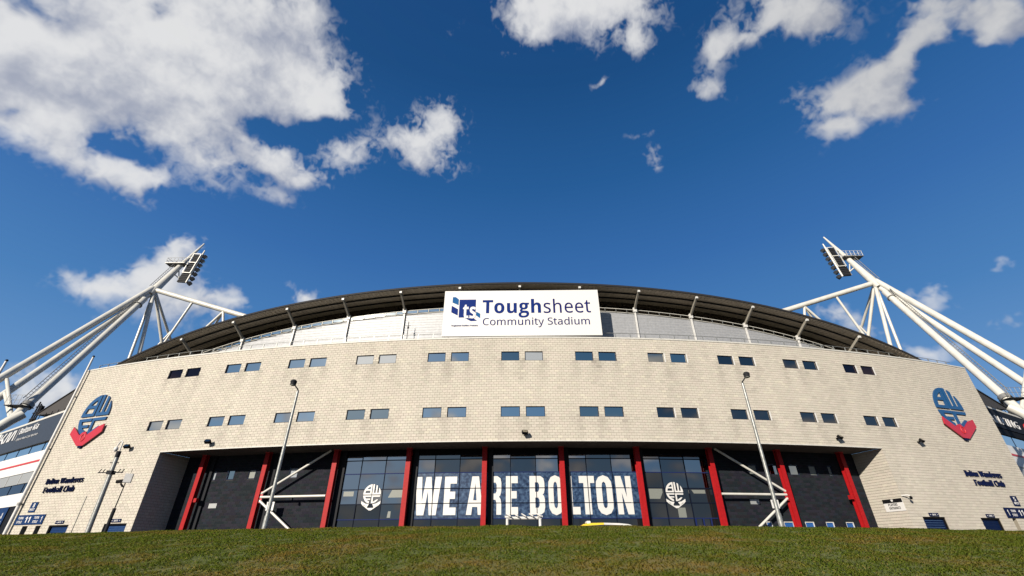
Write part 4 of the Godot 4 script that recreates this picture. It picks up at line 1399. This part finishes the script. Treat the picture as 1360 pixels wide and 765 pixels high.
	board("header", Transform3D(Basis(), Vector3(0, 0.345, 0.052)), 1.84, 0.31, 0.02, M.black, ps)
	words("lettering", "PLAYERS", font(true), -0.5, 0.36, -0.06, 0.2, 0.052, 0.01, M.dark_steel, ps)
	words("lettering", "ENTRANCE", font(true), -0.5, 0.55, -0.34, 0.2, 0.052, 0.01, M.dark_steel, ps)
	var em := Mb.new()
	em.prism(poly([[-0.1, 0.1], [0.1, 0.1], [0.1, -0.02], [0, -0.11], [-0.1, -0.02]], 1, 1, 0, 0.36), Transform3D(), 0.074, 0.08)
	part("emblem", em, M.white_sign, ps)
	# notices in the braced bays
	var nt := arc(-0.1500, 3.68, 2.35)
	var n1 := thing("notice", "white notice on the left white bracing", "notice", "notices in the braced bays", nt)
	board("panel", Transform3D(), 0.72, 0.7, 0.03, M.white_sign, n1)
	words("lettering", "NOTICE", font(false), -0.25, 0.25, 0.12, 0.1, 0.031, 0.004, M.dark_steel, n1)
	var n2 := thing("notice", "white notice on the right white bracing", "notice", "notices in the braced bays", arc(0.1645, 3.66, 2.35))
	board("panel", Transform3D(), 0.72, 0.68, 0.03, M.white_sign, n2)
	words("lettering", "NOTICE", font(false), -0.25, 0.25, 0.12, 0.1, 0.031, 0.004, M.dark_steel, n2)
	# sponsor signs on the corner stands
	var lf := side_frame(-1)
	var k1 := thing("fascia_sign", "white sponsor lettering with zigzag logo on the slate fascia", "sign", "", lf)
	words("lettering", "Bolton Kia", font(true), -35.5, -28.0, 16.17, 0.9, 0.105, 0.08, M.white_sign, k1)
	words("small_lettering", "Official Main Club Sponsor", font(false), -35.4, -26.7, 15.18, 0.32, 0.105, 0.05, M.white_sign, k1)
	var bar := Mb.new()
	bar.box(Transform3D(Basis(), Vector3(-36.4, 16.3, 0.13)), Vector3(0.14, 1.8, 0.05))
	part("divider", bar, M.white_sign, k1)
	for a in [[-43.9, -43.3, 15.46, 15.46, 1.65], [-43.2, -42.1, 16.3, 15.46, 1.0], [-42.3, -40.6, 15.46, 15.46, 1.65], [-40.4, -39.4, 15.46, 15.46, 1.65], [-39.2, -37.6, 15.46, 15.46, 1.65]]:
		pass
	var zig := [[[-44.1, 15.46], [-43.6, 15.46], [-43.6, 17.1], [-44.1, 17.1]], [[-43.55, 16.15], [-42.3, 17.1], [-41.6, 17.1], [-43.0, 16.05]], [[-43.1, 16.2], [-42.3, 15.46], [-41.6, 15.46], [-42.75, 16.5]], [[-41.55, 15.46], [-41.0, 15.46], [-40.2, 17.1], [-40.75, 17.1]], [[-40.1, 17.1], [-39.55, 17.1], [-39.55, 15.46], [-40.1, 15.46]], [[-39.5, 15.46], [-38.9, 15.46], [-37.9, 17.1], [-38.6, 17.1]], [[-37.85, 17.1], [-37.4, 17.1], [-37.1, 15.46], [-37.6, 15.46]]]
	for a in zig:
		var m := Mb.new()
		m.prism(poly(a, 1, 1), Transform3D(), 0.105, 0.18)
		part("logo_stroke", m, M.white_sign, k1)
	board("end_panel", Transform3D(Basis(), Vector3(-52.0, 15.6, 0.105)), 14.6, 3.5, 0.05, M.white_paint, k1)
	var rf := side_frame(1)
	var k2 := thing("fascia_sign", "white capital lettering on the black fascia of the right corner stand", "sign", "", rf)
	words("lettering", "ANKING", font(false), 21.6, 32.6, 15.7, 1.12, 0.105, 0.08, M.white_sign, k2)
	var ring := Mb.new()
	var pts := []; var rr := []
	for q in 21:
		pts.append(Vector3(36.0 + cos(TAU * q / 20) * 1.1, 16.3 + sin(TAU * q / 20) * 0.6, 0.15)); rr.append(0.12)
	ring.tube(pts, rr, 6)
	part("logo_ring", ring, M.red_dull, k2)
	# blue signs under the left corner stand
	var cs := thing("corner_sign", "blue hanging sign under the left corner stand", "sign", "", lf)
	board("panel", Transform3D(Basis(), Vector3(-24.4, 4.0, 0.06)), 3.2, 2.9, 0.06, M.blue_sign, cs)
	words("lettering", "A", font(true), -24.3, -23.7, 4.1, 0.7, 0.122, 0.01, M.white_sign, cs)
	words("lettering", "SOUTH", font(true), -24.9, -23.4, 3.4, 0.45, 0.122, 0.01, M.white_sign, cs)

func small_sign(called: String, th: float, h: float, w: float, hh: float, m: Material, lines: Array, label: String, group: String) -> void:
	var s := thing(called, label, "sign", group, arc(th, h, -0.012))
	board("panel", Transform3D(), w, hh, 0.05, m, s)
	for l in lines:
		words("lettering", l[0], font(true), l[1], l[2], l[3], l[4], 0.052, 0.008, M.white_sign, s)

# ---------------------------------------------------------------- poles and wall fittings
func poles() -> void:
	for s in [-1, 1]:
		var base := Vector3(-9.42, 0, 20) if s < 0 else Vector3(10.97, 0, 20)
		var b := thing("street_lamp", "tall grey lamp post with a dark round head in front of the %s bracing" % ("left" if s < 0 else "right"), "street lamp", "lamp posts on the forecourt", Transform3D(Basis(), base))
		var top := 6.45 if s < 0 else 6.65
		var m := Mb.new()
		m.tube([Vector3(0, -0.05, 0), Vector3(0, 1.3, 0), Vector3(0, 1.35, 0), Vector3(0, top, 0)], [0.105, 0.10, 0.078, 0.055], 14)
		part("post", m, M.galvanised, b)
		var a := Mb.new()
		var hd := Vector3(0.27 * s, top + 0.42, 0.05)
		a.tube([Vector3(0, top - 0.03, 0), Vector3(0.02 * s, top + 0.08, 0), Vector3(0.22 * s, top + 0.3, 0.03)], [0.045, 0.03, 0.025], 8)
		part("arm", a, M.dark_steel, b)
		var l := Mb.new()
		l.ball(hd, Vector3(0.145, 0.11, 0.145))
		l.bar(hd - Vector3(0, 0.14, 0), hd - Vector3(0, 0.05, 0), 0.13, 12)
		part("lamp_head", l, M.dark_steel, b)
		var lens := Mb.new()
		lens.bar(hd - Vector3(0, 0.165, 0), hd - Vector3(0, 0.142, 0), 0.11, 12)
		part("lens", lens, M.room_panel, b)
	# camera poles before the left end of the wall
	var c1 := thing("camera_pole", "stout grey camera pole with cross arms before the left wall", "camera pole", "", Transform3D(Basis(), Vector3(-26.62, 0, 8)))
	var m := Mb.new()
	m.tube([Vector3(0, -0.05, 0), Vector3(-0.2, 6.1, 0)], [0.15, 0.125], 14)
	part("post", m, M.galvanised, c1)
	var dk := Mb.new()
	dk.tube([Vector3(-0.2, 5.75, 0), Vector3(-0.21, 6.15, 0)], [0.14, 0.14], 14)
	part("band", dk, M.dark_steel, c1)
	var ex := Mb.new()
	ex.tube([Vector3(-0.2, 6.1, 0), Vector3(-0.22, 6.75, 0), Vector3(-0.35, 6.88, 0), Vector3(-0.45, 6.7, 0), Vector3(-0.5, 6.45, 0)], [0.05, 0.045, 0.045, 0.04, 0.035], 8)
	part("hook_arm", ex, M.white_paint, c1)
	var dm := Mb.new()
	dm.ball(Vector3(-0.5, 6.3, 0), Vector3(0.13, 0.17, 0.13))
	part("dome_camera", dm, M.white_paint, c1)
	for h in [4.78, 5.4]:
		var w := 0.85 if h < 5 else 0.3
		var ar := Mb.new()
		ar.bar(Vector3(-0.15 - w, h, 0.05), Vector3(-0.15 + w, h, 0.05), 0.03, 6)
		part("cross_arm", ar, M.dark_steel, c1)
	for k in [-0.95, -0.7, 0.35, 0.6]:
		var ar := Mb.new()
		ar.bar(Vector3(k, 4.74, 0.05), Vector3(k + 0.1, 5.0, 0.05), 0.03, 6)
		part("arm_fitting", ar, M.dark_steel, c1)
	var ab := Mb.new()
	ab.box(Transform3D(Basis(), Vector3(-0.16, 4.78, 0)), Vector3(0.36, 0.22, 0.36))
	part("arm_clamp", ab, M.dark_steel, c1)
	var c2 := thing("camera_pole", "thin dark pole with white camera box right of the stout pole", "camera pole", "", Transform3D(Basis(), Vector3(-25.56, 0, 8)))
	var p2 := Mb.new()
	p2.tube([Vector3(0, -0.05, 0), Vector3(0.02, 2.6, 0), Vector3(0.02, 2.62, 0), Vector3(0.05, 4.2, 0)], [0.11, 0.10, 0.035, 0.03], 10)
	part("post", p2, M.dark_steel, c2)
	var bx := Mb.new()
	bx.box(Transform3D(Basis.from_euler(Vector3(0, 0.5, 0)), Vector3(0.12, 4.42, 0)), Vector3(0.42, 0.55, 0.3))
	part("camera_box", bx, M.white_paint, c2)
	var an := Mb.new()
	an.bar(Vector3(0.15, 4.7, 0), Vector3(0.17, 5.0, 0), 0.015, 5)
	part("aerial", an, M.dark_steel, c2)
	var cm := Mb.new()
	cm.box(Transform3D(Basis.from_euler(Vector3(0, 0.2, 0.15)), Vector3(-0.3, 4.22, 0.05)), Vector3(0.42, 0.18, 0.2))
	cm.tube([Vector3(-0.25, 4.1, 0), Vector3(-0.1, 3.95, 0), Vector3(0.02, 3.9, 0)], [0.05, 0.06, 0.05], 6)
	part("camera", cm, M.black, c2)
	# white pole fixed to the wall near its left end, and one farther off
	var fp := thing("wall_pole", "tall white flag pole fixed to the left end of the cream wall", "flag pole", "", arc(-0.3355, 0, -0.3))
	var f := Mb.new()
	f.tube([Vector3(0, 0, 0), Vector3(0, 4.35, 0), Vector3(0, 19.6, 0)], [0.16, 0.155, 0.10], 12)
	part("shaft", f, M.white_paint, fp)
	var fc := Mb.new()
	fc.bar(Vector3(0, 4.2, 0), Vector3(0, 4.45, 0), 0.19, 12)
	for h in [4.3, 9.5, 15.0]:
		fc.box(Transform3D(Basis(), Vector3(0, h, -0.2)), Vector3(0.1, 0.12, 0.24))
	part("bracket", fc, M.grey_steel, fp)
	var fk := Mb.new()
	fk.ball(Vector3(0, 19.68, 0), Vector3(0.13, 0.13, 0.13), 8)
	part("finial", fk, M.dark_steel, fp)
	var q := thing("flag_pole", "white flag pole at the far left edge behind the tubular mast legs", "flag pole", "", Transform3D(Basis(), Vector3(-60.6, 0, -10)))
	var g := Mb.new()
	g.tube([Vector3(0, -0.1, 0), Vector3(0, 20.1, 0)], [0.2, 0.12], 10)
	part("shaft", g, M.white_paint, q)
	var gf := Mb.new()
	gf.ball(Vector3(0, 20.15, 0), Vector3(0.16, 0.16, 0.16), 8)
	part("finial", gf, M.dark_steel, q)
	# floodlights on the wall above the entrance
	var spots := [[-0.2549, 8.9, "left of the recess corner"], [-0.1914, 8.87, "over the leftmost dark bay"], [0.0089, 8.9, "over the middle of the banner"], [0.2086, 9.0, "over the rightmost dark bay"], [0.2738, 9.1, "right of the recess corner"]]
	for sp in spots:
		var w := thing("wall_floodlight", "small black floodlight on the cream wall " + sp[2], "floodlight", "small floodlights above the entrance", arc(sp[0], sp[1], 0.0))
		var br := Mb.new()
		br.box(Transform3D(Basis(), Vector3(0, 0, 0.12)), Vector3(0.12, 0.12, 0.24))
		br.bar(Vector3(-0.25, 0, 0.25), Vector3(0.25, 0, 0.25), 0.035, 6)
		part("bracket", br, M.dark_steel, w)
		var hs := Mb.new()
		hs.prism(chamfer(0.5, 0.34, 0.05), Transform3D(Basis.from_euler(Vector3(-0.7, 0.25, 0)), Vector3(0, 0.05, 0.42)), -0.1, 0.14)
		part("housing", hs, M.black, w)
		var ln := Mb.new()
		ln.prism(chamfer(0.42, 0.26, 0.04), Transform3D(Basis.from_euler(Vector3(-0.7, 0.25, 0)), Vector3(0, 0.05, 0.42)), 0.142, 0.15)
		part("lens", ln, M.glass_mid, w)
	var cc := thing("wall_camera", "white dome camera on a bracket beside the players entrance sign", "camera", "", arc(0.2432, 4.2, 0.0))
	var ca := Mb.new()
	ca.tube([Vector3(-0.3, 0.08, 0.02), Vector3(0, 0.1, 0.3), Vector3(0.12, 0.05, 0.45)], [0.04, 0.05, 0.05], 8)
	part("bracket", ca, M.white_paint, cc)
	var cd := Mb.new()
	cd.ball(Vector3(0.14, -0.12, 0.46), Vector3(0.12, 0.14, 0.12), 10)
	part("dome", cd, M.black, cc)
	var pc := thing("downpipe", "thin dark conduit on the cream wall left of the camera poles", "pipe", "", arc(-0.2757, 0, 0.0))
	var pm := Mb.new()
	pm.bar(Vector3(0, 0, 0.03), Vector3(0, 4.75, 0.03), 0.03, 6)
	part("pipe", pm, M.grey_steel, pc)
	# weather station and cable tray on the walkway
	var ws := thing("roof_equipment", "grey roof unit and aerial behind the parapet left of the name board", "equipment", "", arc(-0.0735, 17.3, 1.6))
	var wm := Mb.new()
	wm.box(Transform3D(Basis(), Vector3(-2.0, 1.35, 0)), Vector3(6.5, 0.16, 0.5))
	for x in [-4.5, -2.0, 0.5]:
		wm.box(Transform3D(Basis(), Vector3(x, 0.63, 0)), Vector3(0.12, 1.26, 0.12))
	part("cable_tray", wm, M.grey_steel, ws)
	var wu := Mb.new()
	wu.box(Transform3D(Basis(), Vector3(0.3, 0.9, 0.25)), Vector3(1.5, 0.6, 0.5))
	part("unit", wu, M.grey_steel, ws)
	var wa := Mb.new()
	wa.bar(Vector3(0, 1.4, 0), Vector3(0, 3.6, 0), 0.035, 6)
	wa.bar(Vector3(-0.25, 3.1, 0), Vector3(0.25, 3.1, 0), 0.025, 5)
	wa.ball(Vector3(0, 2.9, 0), Vector3(0.1, 0.16, 0.1), 8)
	part("aerial", wa, M.dark_steel, ws)
	for k in 2:
		var rb := thing("roof_beam", "long white beam lying behind the parapet right of the name board" if k == 0 else "short white beam lying behind the parapet near the right roof", "beam", "white beams behind the parapet", arc(0.0975 if k == 0 else 0.147, 18.6, 1.5))
		var rm := Mb.new()
		rm.prism(chamfer(4.4 if k == 0 else 1.4, 0.3, 0.04), Transform3D(), -0.3, 0.3)
		part("beam", rm, M.white_paint, rb)
		for x in [-1, 1]:
			var rl := Mb.new()
			rl.box(Transform3D(Basis(), Vector3(x * (1.9 if k == 0 else 0.5), -0.7, 0)), Vector3(0.12, 1.1, 0.3))
			part("leg", rl, M.grey_steel, rb)

# ---------------------------------------------------------------- forecourt
func forecourt_things() -> void:
	# white tubular frame before the banner
	var b := thing("tubular_frame", "white tubular goal-like frame standing before the middle of the banner", "frame", "", Transform3D(Basis(), Vector3(1.03, 0, 5)))
	for s in [-1, 1]:
		var m := Mb.new()
		m.tube([Vector3(1.14 * s, -0.05, 0), Vector3(1.14 * s, 2.2, 0)], [0.1, 0.1], 12)
		part("post", m, M.white_paint, b)
		var f := Mb.new()
		f.box(Transform3D(Basis(), Vector3(1.14 * s, 2.18, 0)), Vector3(0.34, 0.12, 0.34))
		part("cap", f, M.white_paint, b)
	var m := Mb.new()
	m.bar(Vector3(-1.24, 2.1, 0), Vector3(1.24, 2.1, 0), 0.1, 12)
	part("crossbar", m, M.white_paint, b)
	for k in 5:
		var n := Mb.new()
		var x := -1.05 + k * 0.52
		n.box(Transform3D(Basis(Vector3(0, 0, 1), -0.5), Vector3(x, 2.27, 0.05)), Vector3(0.34, 0.07, 0.7))
		part("roof_slat", n, M.white_paint, b)
	# the small car whose roof shows over the crest
	var c := thing("parked_car", "yellow and white car whose roof just shows over the grass crest", "car", "", Transform3D(Basis(), Vector3(5.2, -0.035, 14)))
	var side := [[-2.0, 0.28], [1.95, 0.28], [2.05, 0.55], [1.95, 0.78], [1.25, 0.88], [0.95, 0.92], [-1.75, 0.92], [-2.05, 0.8], [-2.1, 0.5]]
	var lo := Mb.new()
	lo.prism(poly(side, 1, 1), Transform3D(), -0.8, 0.8)
	part("body", lo, M.car_yellow, c)
	var cab := Mb.new()
	cab.prism(poly([[-1.7, 0.922], [0.95, 0.922], [0.45, 1.22], [-1.35, 1.25]], 1, 1), Transform3D(), -0.72, 0.72)
	part("cabin", cab, M.glass_dark, c)
	var roof_y := [[-1.42, 1.2], [-1.3, 1.27], [-0.9, 1.315], [-0.28, 1.325], [-0.28, 1.24], [-1.36, 1.19]]
	var roof_w := [[-0.279, 1.325], [0.5, 1.30], [0.95, 1.255], [1.22, 1.17], [1.16, 1.15], [0.45, 1.222], [-0.279, 1.24]]
	var ry := Mb.new(); ry.prism(poly(roof_y, 1, 1), Transform3D(), -0.74, 0.74)
	part("roof", ry, M.car_yellow, c)
	var rw := Mb.new(); rw.prism(poly(roof_w, 1, 1), Transform3D(), -0.74, 0.74)
	part("roof", rw, M.white_paint, c)
	var be := Mb.new()
	be.prism(chamfer(0.2, 0.12, 0.03), Transform3D(Basis(), Vector3(-0.98, 1.375, 0)), -0.3, 0.3)
	part("beacon", be, M.white_sign, c)
	for q in [[-1.3, 0.78], [1.3, 0.78], [-1.3, -0.78], [1.3, -0.78]]:
		var w := Mb.new()
		w.tube([Vector3(q[0], 0.31, q[1] - 0.1), Vector3(q[0], 0.31, q[1] + 0.1)], [0.31, 0.31], 16)
		var wn := part("wheel", w, M.tyre, c)
		var rim := Mb.new()
		rim.tube([Vector3(q[0], 0.31, q[1] - 0.105), Vector3(q[0], 0.31, q[1] + 0.105)], [0.19, 0.19], 12)
		part("rim", rim, M.galvanised, wn)
	for z in [-0.6, 0.6]:
		var hl := Mb.new()
		hl.box(Transform3D(Basis(), Vector3(2.0, 0.66, z)), Vector3(0.1, 0.14, 0.3))
		part("headlight", hl, M.white_sign, c)
